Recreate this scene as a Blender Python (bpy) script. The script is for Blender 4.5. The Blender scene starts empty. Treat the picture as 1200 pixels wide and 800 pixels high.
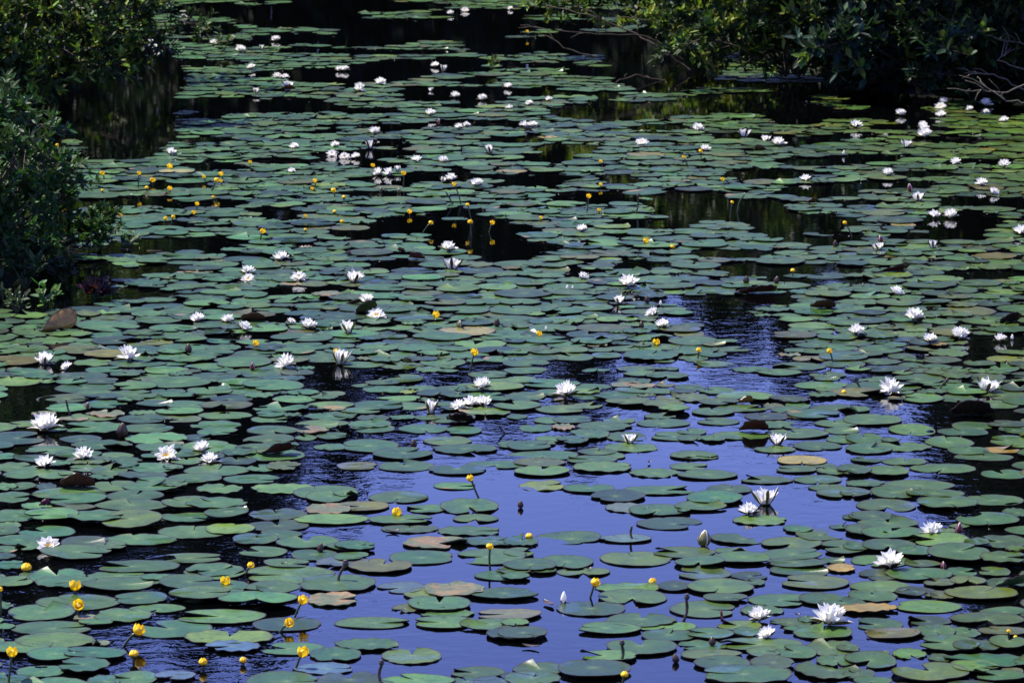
# ---- pads read off the photograph: (tile x, tile y): (x0,x1,y0,y1,notch,tint) in sixths of a pixel, far to near
TR = {
(0,667): "-60,40,35,80;130,375,15,80,e;200,610,5,110;-40,240,60,135,nd;240,720,60,140,e;620,1035,15,80,e;570,1165,78,165,e;980,1250,55,100;245,850,178,290,m;800,1180,165,255,w;910,1310,248,312,s,l;-60,98,200,318;55,525,252,370,n;655,1065,282,380,w;75,660,368,470,e;920,1500,360,485,m;-80,105,388,432;108,665,450,565,s,l;650,770,485,570,x,b;-100,345,520,605;190,560,565,660,e;430,895,568,652,w;112,470,675,768,e;410,770,650,750,w;-90,40,710,780;612,860,735,840,e;790,1110,718,830;1085,1380,728,790,x,p;-90,30,485,530",
(200,667): "95,535,-30,75,nd;500,1155,-20,110,w,l;-85,350,70,165,e;200,560,115,215,e;530,912,122,210;-20,450,160,245,e;335,890,200,292,x,l;20,675,290,390,w,l;885,1450,50,168;960,1340,170,265,x,b;580,1055,340,440,x,d;100,720,430,535,n,l;230,630,515,592,x,p;630,1075,515,608;975,1345,555,657,s;860,1300,660,740,e,p;525,1060,727,850,e;1030,1490,720,860,n,d;1150,1690,340,418,e;1150,1625,500,578,e",
(400,667): "250,600,90,170,x,p;440,700,140,215;580,1000,108,208,x,x;355,560,248,305,x,o;550,940,285,342;465,912,202,308,n;900,1390,150,222;930,1280,15,80;1085,1400,-10,40;925,1410,280,365,x,p;505,925,335,425,w,l;835,1320,362,440,x,l;1020,1445,420,512,n,d;745,1160,688,765,w;285,705,555,670,n,l;770,1000,760,830;930,1400,748,850,x,d;280,795,750,840,x,l",
(600,667): "-100,145,-15,48;130,315,-20,45;-80,130,40,85;310,690,-10,55,s;585,1050,98,170,e,l;305,805,225,332,n,d;610,1090,150,258,s;860,1300,370,440,x,l;655,1155,315,412,n;450,910,385,465,w,l;905,1290,430,515;660,1160,500,612,n;460,885,588,662,w,l;-100,250,425,512,x,d;-80,120,375,428,x,l;0,400,660,748;315,835,658,780,n,d;-60,340,735,830;1020,1260,70,180,e,d;1110,1590,222,345,e;1150,1510,505,580;1180,1625,570,645,e,o",
(800,667): "-60,345,-20,78;340,605,20,80,x,d;420,580,75,120;25,505,78,188,s,l;145,455,185,245;460,920,175,265;610,1080,-20,50;670,1175,48,145,w,o;815,1180,175,262,e;960,1300,218,290;400,715,258,330;610,910,345,408;805,950,338,380;230,560,365,430,x,l;20,365,425,500,w;350,560,410,505;705,1040,400,455;780,1200,410,500,n;860,1240,505,612,n;250,850,500,570,w;640,940,545,640;450,690,560,635,x,l;80,480,620,720;470,790,625,735;780,1260,640,780;120,780,705,830,w;940,1210,610,690",
(1000,667): "40,340,0,80,x,d;640,880,-15,60;870,1105,-15,62,w;220,700,-5,85;-30,410,80,168,n,l;490,720,72,135,x,o;680,930,62,132;930,1230,60,145;290,580,130,195,x,d;-40,310,155,232,n;495,720,165,222,x,o;640,1165,135,228;-100,320,265,312,x,y;280,770,222,308,w,l;0,350,350,432,w;370,690,335,400,x,d;890,1230,268,330;680,1210,310,405;55,480,415,498,w,o;640,900,395,500,e;430,720,400,490;880,1220,410,470,x,o;435,890,480,590;700,1030,520,600;950,1230,490,585;130,270,575,620;-120,50,525,600;270,520,530,665,s,l;520,700,580,670;-60,310,595,705;600,1230,600,700,w;680,1030,650,740,x,l;1040,1195,695,740,x,o;-80,155,695,790;820,1220,730,800;265,820,675,800,m,l;0,270,765,830",
(0,534): "60,500,0,45,x,d;680,940,-20,32;715,1000,15,60;-40,270,50,120,nd;460,760,65,115,w;640,900,80,150;880,1250,60,135;20,520,100,178,s;400,520,105,165;620,800,140,180;830,1180,135,170,x,d;610,985,178,255,n;950,1195,168,230,w;40,260,180,255;-60,125,195,255,x,l;240,400,200,245,x,d;860,1250,215,275;-60,230,255,335,e;215,750,232,318,s;740,1155,272,355,n;320,755,295,382,w;670,1185,345,425;300,680,378,425,x,o;-100,305,380,468;1085,1250,410,465;160,560,415,495,x,l;-80,150,470,520;480,880,430,505,e;710,1140,435,545,w,l;130,530,498,580,m;-100,140,498,572;1115,1600,490,588,n;-60,290,565,635;740,1250,560,635;430,770,575,665,e,d;640,910,620,675,e,o;-40,130,630,690;100,300,615,685;280,800,655,740,e;-60,210,740,800;1080,1600,685,760,e;670,1260,740,830,w",
(200,534): "0,230,10,65;340,605,8,68,x,d;-60,90,65,125;95,555,68,145,n;530,740,58,130;670,920,48,115,x,o;-20,365,130,200;375,775,135,200;-80,130,175,265,e;175,510,203,265,x,l;560,1010,198,270,w,l;860,1320,218,310;950,1250,255,340;950,1270,345,420,x,x;-60,290,325,405;105,540,340,415;-60,330,408,475;230,560,400,480;545,960,375,455,x,d;540,970,455,535,n,d;865,1400,415,490,x,l;240,590,480,560,n,l;590,930,530,590;435,755,555,635,n;475,820,640,715,x,l;740,1190,575,660;845,1170,660,740,n;1100,1400,620,680;1010,1400,720,790,x,p;100,520,765,850;650,1000,735,800",
(400,534): "-30,255,45,105,e,o;255,655,42,112,n;870,1300,38,95;610,1025,68,138,n,d;645,965,190,240,x,l;195,610,252,338;-60,120,240,315;-40,335,325,398,x,o;450,740,345,405,w;690,1105,308,415,s;185,650,430,485,e,l;780,1105,415,475,x,l;275,680,490,545,n;670,1150,500,562,e;430,890,578,660,x,x;-50,260,615,685,e;-60,190,685,750;330,800,668,768,e;840,1300,575,640;800,1300,655,768,w;50,505,735,830,x,o",
(600,534): "-40,470,-15,22;470,800,-20,35;10,375,22,82,n,o;370,740,5,58;10,410,80,150,n,l;425,860,55,122,e,l;825,1190,92,155;1110,1395,52,105;1160,1585,105,172;45,395,180,248,e,l;360,725,205,265;785,1310,215,275,e;550,940,252,332,x,d;650,960,335,400,x,p;815,1225,345,432,s;875,1345,435,522,x,d;-60,185,580,645;160,630,540,622;610,985,560,615,x,p;-60,165,650,722,e;200,575,705,800,s;620,1130,672,780;980,1435,648,725;-60,320,745,830",
(800,534): "-60,255,-10,30;165,485,203,275,n;-60,310,330,395;20,425,262,355,s;-40,55,370,425;385,780,145,200;860,1080,52,100;660,1015,5,72,x,y;640,940,75,125,x,g;940,1160,75,150,e;780,1120,140,202,s;1100,1320,80,155;880,1160,203,250;940,1330,225,308;350,745,420,490,e,l;195,610,548,625;790,1130,515,605;700,910,497,545;550,985,580,665;950,1300,605,700;545,990,660,750,e;225,445,648,690;215,625,690,768,e;-60,300,725,800;570,1010,735,800;960,1150,718,760;1120,1240,400,470;1030,1200,485,520;1010,1220,760,830,x,y",
(1000,534): "-20,200,5,55;100,390,85,155;-120,130,82,148;400,870,60,128;710,1130,-10,38;900,1220,98,168;195,720,175,245;120,440,228,310;780,1195,280,350;365,785,248,312;20,445,308,400,s;450,870,300,392,s;-100,120,240,305;1045,1250,362,440;720,1165,395,510,s;-40,300,395,465;30,460,445,525;-60,180,480,590;180,490,530,600;50,490,515,600;820,1250,560,650,w;600,720,510,552;380,815,575,655,x,l;-80,130,590,715;60,440,608,695,s;300,560,650,735;780,960,610,660;520,960,640,775;890,1230,710,790;1065,1250,660,735",
(200,401): "710,1025,378,430,x,l;915,1300,425,470,x,l;940,1310,495,550;870,1260,555,605;275,580,375,430,x,d;140,500,555,620;530,900,590,655;505,875,655,722;1000,1250,718,765;870,1030,650,700;1020,1260,640,690;870,1110,608,655,x,x;1030,1240,462,492,x,x;1010,1230,348,385,x,o",
(400,401): "550,880,115,175;-40,300,140,185;520,710,165,225;990,1220,100,145;265,585,230,290,n;150,520,310,362;610,940,310,355;235,560,378,425,x,l;245,640,425,482;80,450,418,480,e;50,380,580,640;45,355,555,608,n;510,700,515,550;620,940,510,575;400,760,580,645,s;730,990,600,655;820,1195,465,530,s,l;570,925,665,728,n;0,400,690,780;640,1100,722,790;210,650,752,830;1090,1310,690,755;-60,110,490,540;110,340,515,555,x,d",
(600,401): "-40,245,5,48;240,530,5,45;645,960,30,68;945,1200,15,60;270,580,80,135;560,770,75,125;735,1060,170,215;-60,260,180,225;165,380,330,385;-60,250,360,418,e;420,640,430,470;160,520,450,505;-40,110,500,555;435,700,295,350;690,1010,290,330,x,b;720,1160,325,370;570,915,355,410;660,980,400,455;1000,1250,370,425,x,o;915,1220,425,475;1030,1250,450,520,x,l;150,350,525,580;280,440,570,635,x,b;285,570,525,575,e;640,870,535,575;450,845,568,628;50,280,575,640;870,1250,542,602;660,950,635,700;960,1330,635,695;400,690,610,700;160,420,660,705;95,310,695,735;305,540,675,725;640,1035,712,775,e,l;1110,1450,770,830;460,740,755,800;-40,280,700,770",
(800,401): "200,480,32,72;-30,180,90,140;100,310,65,110;50,370,138,175;345,630,175,215;-60,165,300,345;110,375,322,370;230,660,355,425,x,l;-60,190,360,430,x,o;780,1180,280,335,x,l;630,1010,145,200;890,1150,212,255;960,1250,25,70;710,940,45,75;550,720,430,480,x,o;720,900,420,480;430,760,495,555,x,d;520,850,555,615;100,400,535,585;200,620,632,690;-40,165,615,655;-40,150,645,715;130,300,660,712;580,1030,615,680;770,1120,700,765;500,800,730,780;910,1250,440,500;920,1250,545,600;995,1250,600,650;1010,1250,655,720",
(1000,401): "120,380,0,35;590,810,-10,25;240,440,80,125;30,340,120,160;470,760,105,150;530,810,55,110,x,l;935,1220,100,148,x,l;890,1180,160,215;375,580,185,220;620,870,165,230;770,1070,225,275;-60,290,240,290;280,650,230,295;-60,510,290,345;550,910,290,350;870,1230,340,410;600,870,370,430;320,640,365,430,x,l;840,1165,410,472,x,l;-40,120,455,500;-80,340,510,590;250,580,580,660,s,l;690,1070,570,640;590,950,610,668;1020,1250,590,660;500,850,665,750,n;940,1250,650,740;-60,225,650,720;130,545,705,770,n;-60,270,720,790;890,1190,738,785,x,y",
}
# ---- open water between the pads, photo pixels: cx, cy, rx, ry
OPEN = [(110,90,105,60),(690,58,60,7),(660,30,70,6),(720,85,60,6),(730,45,60,5),(640,78,40,4),(780,70,70,40),(250,75,40,4),(380,60,60,4),(500,115,40,4),(420,130,50,4),(560,146,50,4),(330,190,40,3),(240,165,30,4),(250,195,40,4),(460,170,30,4),(600,165,40,4),(500,38,110,5),(440,28,120,5),(300,14,120,7),(420,8,110,6),(570,16,70,5),(880,118,80,9),(770,150,40,4),(940,165,40,5),(960,190,50,5),(1000,160,30,4),(1060,150,40,4),(1120,165,40,4),(1150,190,40,4),(1020,185,40,4),(900,205,50,6),(1080,205,40,4),(960,225,50,8),(1140,238,40,6),(145,140,62,48),(240,35,40,9),(350,22,75,12),(420,50,60,5),(345,45,45,6),(560,30,70,10),(470,62,70,4),(590,55,45,10),(430,88,35,5),(560,95,30,4),
(265,124,65,9),(345,124,45,9),(175,160,32,12),(720,132,75,11),(800,128,60,10),(880,122,60,12),(940,135,45,12),(665,176,38,8),(640,186,30,5),(870,160,40,4),(1180,128,30,9),
(455,212,30,6),(480,264,45,11),(540,250,35,5),(415,276,28,6),(330,255,26,5),(440,228,50,4),(505,208,35,5),(615,216,45,4),(700,232,50,7),(815,242,55,17),(880,248,45,16),(950,262,55,11),
(765,263,50,6),(725,210,25,5),(850,298,50,5),(1125,262,50,14),(1040,218,60,5),(1010,238,40,4),(1100,278,60,6),(1160,322,50,5),(960,330,70,4),(1170,128,32,6),(680,322,14,5),(220,286,62,8),(150,292,45,7),(262,240,30,5),(210,218,35,4),
(30,250,60,120),(110,320,45,12),(60,345,80,18),(160,345,45,7),(840,360,40,14),(870,385,50,16),(900,352,35,7),(795,352,30,6),(790,376,26,6),(1180,400,50,9),(1150,414,25,10),(890,415,40,18),(830,428,42,12),(700,425,50,9),(640,438,45,8),(690,443,55,6),(860,448,70,10),(930,452,26,14),(965,434,22,5),
(18,478,36,15),(40,458,30,9),(60,432,30,4),(60,492,36,5),(420,438,55,6),(365,428,26,4),(385,448,28,12),(430,465,40,10),(510,445,40,9),(560,430,30,6),(480,480,36,7),(250,470,22,4),(305,473,24,7),(290,395,34,5),(330,375,24,4),(340,340,30,5),(395,338,25,4),(140,508,30,6),(120,482,25,4),(215,500,22,3),(280,515,30,5),
(640,465,35,9),(690,485,60,8),(620,488,30,8),(580,495,30,8),(570,520,25,8),(740,480,50,6),(385,555,60,18),(330,580,55,12),(250,585,60,10),(310,590,40,8),(210,570,22,6),(455,560,75,24),(560,548,60,10),(540,590,50,10),(640,580,60,26),(700,600,90,30),(630,625,60,14),(480,620,40,8),(550,640,40,5),(430,615,25,10),(500,640,40,6),(560,660,35,6),(520,675,60,12),(660,560,60,10),(750,545,60,10),(790,570,60,12),(870,560,50,20),(920,590,60,14),(860,620,40,10),(840,600,40,18),(960,560,50,10),(960,610,40,10),(950,640,25,6),(990,545,50,10),(1060,530,40,8),(1080,555,60,8),(1130,550,60,14),(1160,572,60,10),(1180,590,40,8),(1100,600,40,6),(1070,610,35,8),(1140,625,40,5),(1190,610,20,6),(1020,680,30,10),(1170,645,30,5),
(1050,490,50,14),(1120,485,70,14),(1010,500,30,8),(1080,510,30,10),(960,520,30,6),(1000,470,45,6),(840,520,60,12),(830,500,40,8),(790,525,45,8),(870,535,40,10),(930,535,25,6),(1160,515,26,6),(1015,445,30,8),
(620,680,80,14),(660,690,70,10),(630,720,60,20),(650,760,50,16),(560,740,70,14),(640,790,60,10),(500,760,30,8),(480,720,25,6),(430,700,40,14),(420,650,25,8),(400,615,40,10),(420,680,30,8),(450,740,60,8),(390,725,40,12),(360,770,60,10),(280,770,70,16),(250,760,50,10),(220,780,30,14),(180,770,30,8),(150,745,30,14),(340,715,30,5),(270,715,40,5),(135,665,40,8),(190,645,50,8),(60,655,40,6),(100,692,40,5),(25,697,30,7),(20,735,20,8),(240,690,40,4),(110,745,24,7),(290,650,50,6),(330,655,30,6),(390,625,30,10),(800,790,40,14),(790,755,14,14),(830,735,14,6),(840,690,10,5),(780,640,70,6),(820,630,50,8),(850,650,20,6),(900,620,50,8),(920,660,40,8),(910,690,25,14),(930,715,40,8),(925,745,40,8),(1020,720,30,5),(1040,735,40,5),(1130,725,40,5),(1140,708,25,5),(1030,758,40,5),(1090,700,20,3),(730,690,20,6),(740,735,30,10),(720,785,30,14),(700,645,50,6),(710,625,60,5),(240,625,60,9),(320,625,30,6),(270,640,20,6),(110,620,20,5),(120,555,20,4),(70,570,18,3),(1150,760,20,3),(500,700,30,6)]
# ---- white lilies: x, y of the foot, width (photo px), form, label (or '' to be worded from its neighbours)
WHITE = """57,645,28,eye,yellow-eyed white lily alone at lower left|972,737,40,open,largest wide open white lily of all|890,729,27,open,upper of two touching white lilies|900,749,22,lean,lower of two touching white lilies|1043,668,34,open,star-shaped white lily between dense green pads|1092,630,27,open,white lily beside a dark red bud|897,592,26,cup,dark-sepalled white lily mirrored in blue water|877,605,23,open,plump white lily sitting on single round pad|911,522,18,cup,narrow white cup lily near yellowing pads|738,520,16,cup,half-open white cup lily on central pad|663,467,27,star,splayed white lily with few separate petals|1043,463,27,star,white lily with rusty sepals and reflection|1156,460,22,cup,white cup lily beside dark raised pad|505,485,18,half,half-closed white lily with green sepals|538,482,20,open,left lily of the touching trio|551,478,21,open,middle lily of the touching trio|566,478,21,open,right lily of the touching trio|565,460,22,open,white lily just behind the touching trio|334,432,22,star,white lily with reflection beside blue gap|399,427,19,half,white lily below small yellow flower|195,539,28,eye,white lily with bright yellow heart|237,531,21,open,rear of two stacked white lilies|246,545,22,open,front of two stacked white lilies|97,540,24,open,white lily with one green sepal|53,550,24,open,many-petalled white lily near left edge|54,507,34,open,pinkish white lily with spread lower petals|52,427,18,cup,white cup lily over small dark gap|79,434,14,lean,small white lily leaning sideways|151,425,25,star,white lily with brown front sepal|290,323,17,open,rear lily touching a yellow-eyed one|291,331,16,eye,yellow-eyed lily touching the one behind|350,331,18,eye,lone yellow-eyed lily over pale pad|441,375,21,eye,broad white lily by raised green pad|429,357,18,open,|525,298,19,open,rear white lily of vertical two|530,317,19,cup,front white lily of vertical two|736,339,24,open,wide white lily amid dense pads|766,372,17,lean,slanted white lily above another lily|776,387,17,open,white lily just below slanted one|682,329,13,lean,sideways white lily mirrored in dark gap|682,275,14,open,low white lily on far open pads|1071,379,23,open,wide white lily with one long petal|1049,347,17,lean,leaning white lily with green sepal|1004,396,20,open,plump white lily tilted to right|1090,405,18,open,|1124,399,22,open,|1172,402,16,open,|330,308,19,open,|415,333,18,cup,|340,381,11,lean,|361,387,20,open,|408,393,17,half,|231,379,18,open,|267,380,16,open,|285,389,18,lean,|726,357,13,cup,|1196,277,18,open,white lily cut by right edge|1030,295,13,cup,|1093,294,11,half,|1076,237,14,cup,|1094,257,15,open,|1114,257,17,open,|1150,221,15,open,|1163,229,13,lean,|944,214,13,open,white lily beside far dark gap|1040,209,14,open,|1120,194,13,open,|1176,199,15,open,|1062,175,12,cup,|1084,163,18,open,front lily of a stacked three|1083,156,13,open,middle lily of a stacked three|1081,150,11,open,rear lily of a stacked three|1003,152,15,open,|1055,137,13,open,|1102,129,14,eye,yellow-eyed far lily near the shrubs|1105,124,11,open,|1103,139,13,open,|1136,132,9,open,|1155,126,15,open,|1155,134,8,open,|1177,145,12,open,|897,167,10,cup,|912,173,17,open,|872,162,14,cup,white cup lily mirrored in far gap|826,179,13,open,white lily behind small yellow bud|817,155,15,open,|752,172,15,eye,yellow-eyed lily at middle distance|615,152,13,open,left head of twin far lilies|624,151,12,open,right head of twin far lilies|620,125,10,open,|643,121,10,open,|597,130,10,open,|595,105,11,open,|565,119,12,open,|533,116,12,open,|505,108,6,cup,|510,80,10,open,|520,85,9,half,|504,139,14,open,|538,154,11,open,|546,151,10,open,|439,159,14,open,|434,176,12,half,|345,176,12,open,|392,174,11,open,|389,184,13,eye,|404,187,13,eye,|417,187,11,open,|488,192,13,open,|519,193,13,open,|574,182,11,half,|341,204,10,open,|442,207,13,star,|455,207,13,star,|466,204,8,half,|528,213,14,open,white lily behind long yellow stem|519,215,8,half,|559,222,16,open,upright lily alone beside yellow stems|446,102,14,open,|421,109,15,star,|397,85,10,open,|404,85,11,open,|337,105,12,cup,|324,94,11,open,|334,94,10,open,|323,50,11,open,|307,60,7,half,|300,112,8,half,|295,83,11,open,|281,63,13,open,|250,54,10,open,|200,183,13,open,small lily above the yellow flowers|215,24,9,open,|183,59,10,open,|176,51,7,open,|528,19,9,open,|545,15,10,eye,|598,13,7,open,|143,55,7,open,far lily glimpsed at the left shrub's edge|118,61,6,open,far lily half hidden by left shrub leaves"""
# ---- yellow pond lilies: head x, y, width, foot x, foot y, form (cup, ball, tip, bud), label
YELLOW = """551,560,9,566,584,ball,yellow flower leaning left on dark stem|574,640,9,576,668,ball,upright yellow flower on straight tall stem|698,682,12,688,700,ball,bright yellow flower with bent dark stem|765,681,10,765,686,bud,low yellow flower between two pads|620,628,9,620,632,bud,dull yellow bud at open blue water|465,600,12,465,605,tip,pointed yellow flower resting on pad|294,662,9,284,673,ball,tilted yellow flower over dark gap|264,681,12,264,690,cup,round yellow cup with dark base|31,665,13,31,670,bud,half-hidden yellow flower at pad edge|88,686,14,86,696,cup,open yellow cup on broad pad|92,709,13,92,722,ring,ring-like yellow flower above crumpled leaf|0,690,7,1,720,ball,yellow flower cut by left edge|163,738,15,137,757,tip,large yellow flower on slanting stem|14,764,13,8,802,cup,flat-topped yellow flower on long stem|157,766,12,157,776,bud,dark yellow bud on black water|238,775,11,238,784,bud,round yellow bud floating alone|285,773,9,285,779,bud,small yellow bud right of round one|355,703,12,340,724,cup,yellow flower leaning right, upper|339,730,11,320,740,ring,yellow flower leaning right, lower|355,764,14,342,783,cup,yellow flower on short slanted stem|1182,739,5,1181,748,ball,|1190,746,5,1190,750,bud,|732,790,10,728,800,bud,withered brownish flower at pad edge|556,413,9,549,436,cup,yellow flower on tall stem over ripples|394,412,8,395,418,cup,|300,402,9,300,408,cup,|769,401,10,769,405,cup,|819,410,8,818,420,ball,yellow flower reflected near dark water|972,411,7,977,424,ball,yellow flower with thin green stem|989,459,6,989,462,bud,|511,369,10,511,373,cup,|632,391,8,632,395,cup,|757,282,8,757,286,cup,|788,289,7,788,292,bud,|634,255,5,634,260,cup,|690,230,7,686,249,cup,|704,216,5,704,221,cup,|702,246,5,702,251,cup,|704,189,5,707,196,cup,|801,184,5,808,196,cup,|821,177,6,822,188,ball,|858,237,5,855,255,ball,|847,210,6,860,215,cup,|990,261,6,1000,278,ball,yellow flower with kinked green stem|929,317,7,929,324,bud,|532,216,6,541,240,cup,|548,240,6,556,262,ball,|551,260,8,553,277,bud,|480,248,7,480,253,cup,|505,261,7,492,272,ball,|577,261,7,571,272,cup,|473,203,7,472,219,cup,|437,194,6,437,198,cup,|369,212,6,371,221,cup,|366,221,5,366,225,cup,|391,223,8,393,231,ball,|403,231,6,403,236,bud,|392,248,6,392,252,bud,|358,253,5,358,257,cup,|358,269,5,358,273,bud,|308,271,8,304,283,cup,|401,274,6,399,262,bud,|254,211,8,245,225,ball,|259,204,7,262,210,cup,|239,207,5,241,213,cup,|259,212,5,261,218,cup,|231,239,6,231,246,cup,|227,249,6,227,255,cup,|250,231,5,250,236,bud,|194,256,6,192,264,ball,|203,254,6,199,262,ball,|141,252,6,141,262,cup,|120,203,7,124,210,cup,|120,223,5,120,228,bud,|163,203,6,162,221,cup,|179,211,8,179,217,cup,|172,220,6,172,224,bud,|199,221,7,199,227,cup,|199,195,8,199,200,cup,|67,170,5,67,178,ball,|293,190,5,293,195,cup,|75,247,5,75,258,cup,|618,37,4,618,44,cup,"""
# ---- buds: x, y of the foot, height px, form (white, green, red, brown), label
BUDS = """660,707,15,white,slim white bud on open blue water|824,640,20,green,fat green bud with white stripe|610,595,9,brown,small brown bud alone on open blue water|375,647,11,brown,dark round bud on notched pad|793,776,11,brown,dark oval bud beside pad rim|835,757,11,brown,pointed dark bud among right pads|1123,625,14,red,dark red bud behind white lily|143,512,18,brown,brown-sided bud with pale tip|296,434,10,red,red and white bud among dense pads|221,415,11,brown,ribbed brown bud in dark gap|774,358,7,white,tiny white bud beside brown one|759,356,9,brown,tiny brown bud beside white one|538,384,9,green,narrow white bud amid middle pads|582,383,10,brown,brown bud standing between middle pads|1186,398,7,white,white bud at right above pads|988,183,6,white,small white bud near far lilies|664,339,6,white,|671,339,5,white,|640,390,6,white,|468,226,6,green,|1067,226,10,red,|1032,286,9,red,|979,290,8,brown,|909,334,9,brown,|874,334,10,brown,|513,146,7,red,|102,480,8,red,red bud beside orange withered leaf|1106,667,10,red,short reddish bud near star-shaped lily|486,524,10,brown,dark conical bud on pad|410,300,7,brown,|446,225,6,green,|752,386,8,brown,"""
# ---- bare stems that end in a pod (or nothing): tip x, y, foot x, foot y, pod size px, label
PODS = """405,660,396,682,7,dark pod on bent stem|447,776,446,800,6,dark pod on knobbly stem at bottom|805,699,801,728,6,dark pod on tall stem by notched pad|729,753,728,775,6,brown pod on stem through pad|740,616,741,632,0,bare dark stalk over pale pad|845,715,848,730,0,short reddish stalk before white lilies|748,229,745,251,4,straight green stalk in far gap|873,226,864,248,0,kinked pale stalk in far gap|1002,444,1008,455,3,|1110,445,1101,457,4,|584,498,592,508,0,black crooked stalk in water|77,468,82,485,0,thin dark stalk over withered leaves|522,224,531,240,0,|518,412,513,420,0,stub of green stalk amid pads|855,590,855,590,0,"""
# ---- pads with a raised or rolled side: x, y of the foot, width, height px, colour, label
CURL = """72,390,56,24,tan,large ribbed tan pad folded upright|296,377,30,12,brown,brown folded pad beside white lilies|335,304,20,12,dark,dark pad corner sticking up|489,306,20,12,rust,reddish raised pad in dark gap|90,574,40,22,rust,dark rust pad rolled up high|325,534,48,11,rust,low dark red curled pad|1140,488,52,16,dark,dark pad raised over rippled water|965,364,30,8,brown,|887,345,48,7,rust,long reddish curled pad lying low|1183,380,32,13,dark,dark brown pad raised at right|884,508,34,10,rust,rust brown pad underside by lily|620,157,12,8,brown,|339,108,14,7,rust,|891,177,14,8,brown,|874,474,20,11,ochre,small ochre pad curled over dark gap|430,370,30,13,olive,olive green pad raised beside lily|1044,321,46,5,rust,|53,598,14,8,pink,small magenta pad edge peeking out|415,358,18,4,brown,|478,428,14,10,olive,small olive pad standing upright|470,297,10,6,rust,|1185,690,38,18,green,green pad with one side raised|540,497,34,8,dark,pad with dark lifted side|950,240,14,5,rust,|1050,60,10,5,brown,"""
# ---- loose withered pads beside those in TR: x0,x1,y0,y1 photo px, label
WITHER = """104,146,482,490,tan withered pad with yellow midrib|36,66,482,489,orange withered pad in black gap|66,104,489,494,reddish withered strip under orange pad|86,116,719,730,crumpled pink and brown leaf|912,938,414,418,orange strip on right dark water|350,366,288,292,small tan strip in far pads|215,250,319,321,tan strip among left middle pads|328,354,331,336,pinkish brown pad under white lily|688,712,402,408,tan crumpled pad amid middle pads|365,400,344,350,brown withered pad in dark gap|190,216,517,525,brown streaked pad behind bright lily|925,942,485,494,pale orange scrap between blue gaps"""
import bpy, bmesh, math, random
from mathutils import Vector, Matrix, noise
R = random.Random(11)
PI = math.pi
scene = bpy.context.scene
COL = scene.collection
H, F, PITCH = 3.6, 4500.0, math.radians(9.7)
FWD = Vector((0, math.cos(PITCH), -math.sin(PITCH))); UP = Vector((0, math.sin(PITCH), math.cos(PITCH)))

def ground(px, py, z=0.0):
    "the point of the water (or of height z) that stands at a photo pixel"
    d = FWD + Vector((1, 0, 0)) * ((px - 600) / F) - UP * ((py - 400) / F)
    t = (z - H) / d.z
    return Vector((0, 0, H)) + d * t
def project(p):
    v = Vector(p) - Vector((0, 0, H)); k = v.dot(FWD)
    return 600 + F * v.x / k, 400 - F * v.dot(UP) / k
def ppm(p):
    return F / (Vector(p) - Vector((0, 0, H))).dot(FWD)
def at_depth(px, py, y):
    "the point above the water at depth y that stands at a photo pixel"
    d = FWD + Vector((1, 0, 0)) * ((px - 600) / F) - UP * ((py - 400) / F)
    return Vector((0, 0, H)) + d * (y / d.y)

# ------------------------------------------------------------------ materials
def mat(name):
    m = bpy.data.materials.new(name); m.use_nodes = True
    nt = m.node_tree; nt.nodes.clear()
    return m, nt, nt.nodes.new('ShaderNodeOutputMaterial')
def N(nt, t, **kw):
    n = nt.nodes.new('ShaderNode' + t)
    for k, v in kw.items():
        if k in n.inputs: n.inputs[k].default_value = v
        else: setattr(n, k, v)
    return n
def mth(nt, op, a, b=None, c=None):
    n = nt.nodes.new('ShaderNodeMath'); n.operation = op
    for i, v in enumerate((a, b, c)):
        if v is None: continue
        if isinstance(v, (int, float)): n.inputs[i].default_value = v
        else: nt.links.new(v, n.inputs[i])
    return n.outputs[0]
def ramp(nt, fac, *stops):
    n = nt.nodes.new('ShaderNodeValToRGB'); e = n.color_ramp.elements
    while len(e) < len(stops): e.new(.5)
    for k, (p, c) in zip(e, stops): k.position = p; k.color = c if len(c) == 4 else (*c, 1)
    nt.links.new(fac, n.inputs[0]); return n
def mix(nt, kind, fac, a, b):
    n = nt.nodes.new('ShaderNodeMix'); n.data_type = 'RGBA'; n.blend_type = kind
    for s, v in ((0, fac), (6, a), (7, b)):
        if isinstance(v, (int, float)): n.inputs[s].default_value = v
        elif isinstance(v, tuple): n.inputs[s].default_value = v
        else: nt.links.new(v, n.inputs[s])
    return n.outputs[2]

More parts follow.
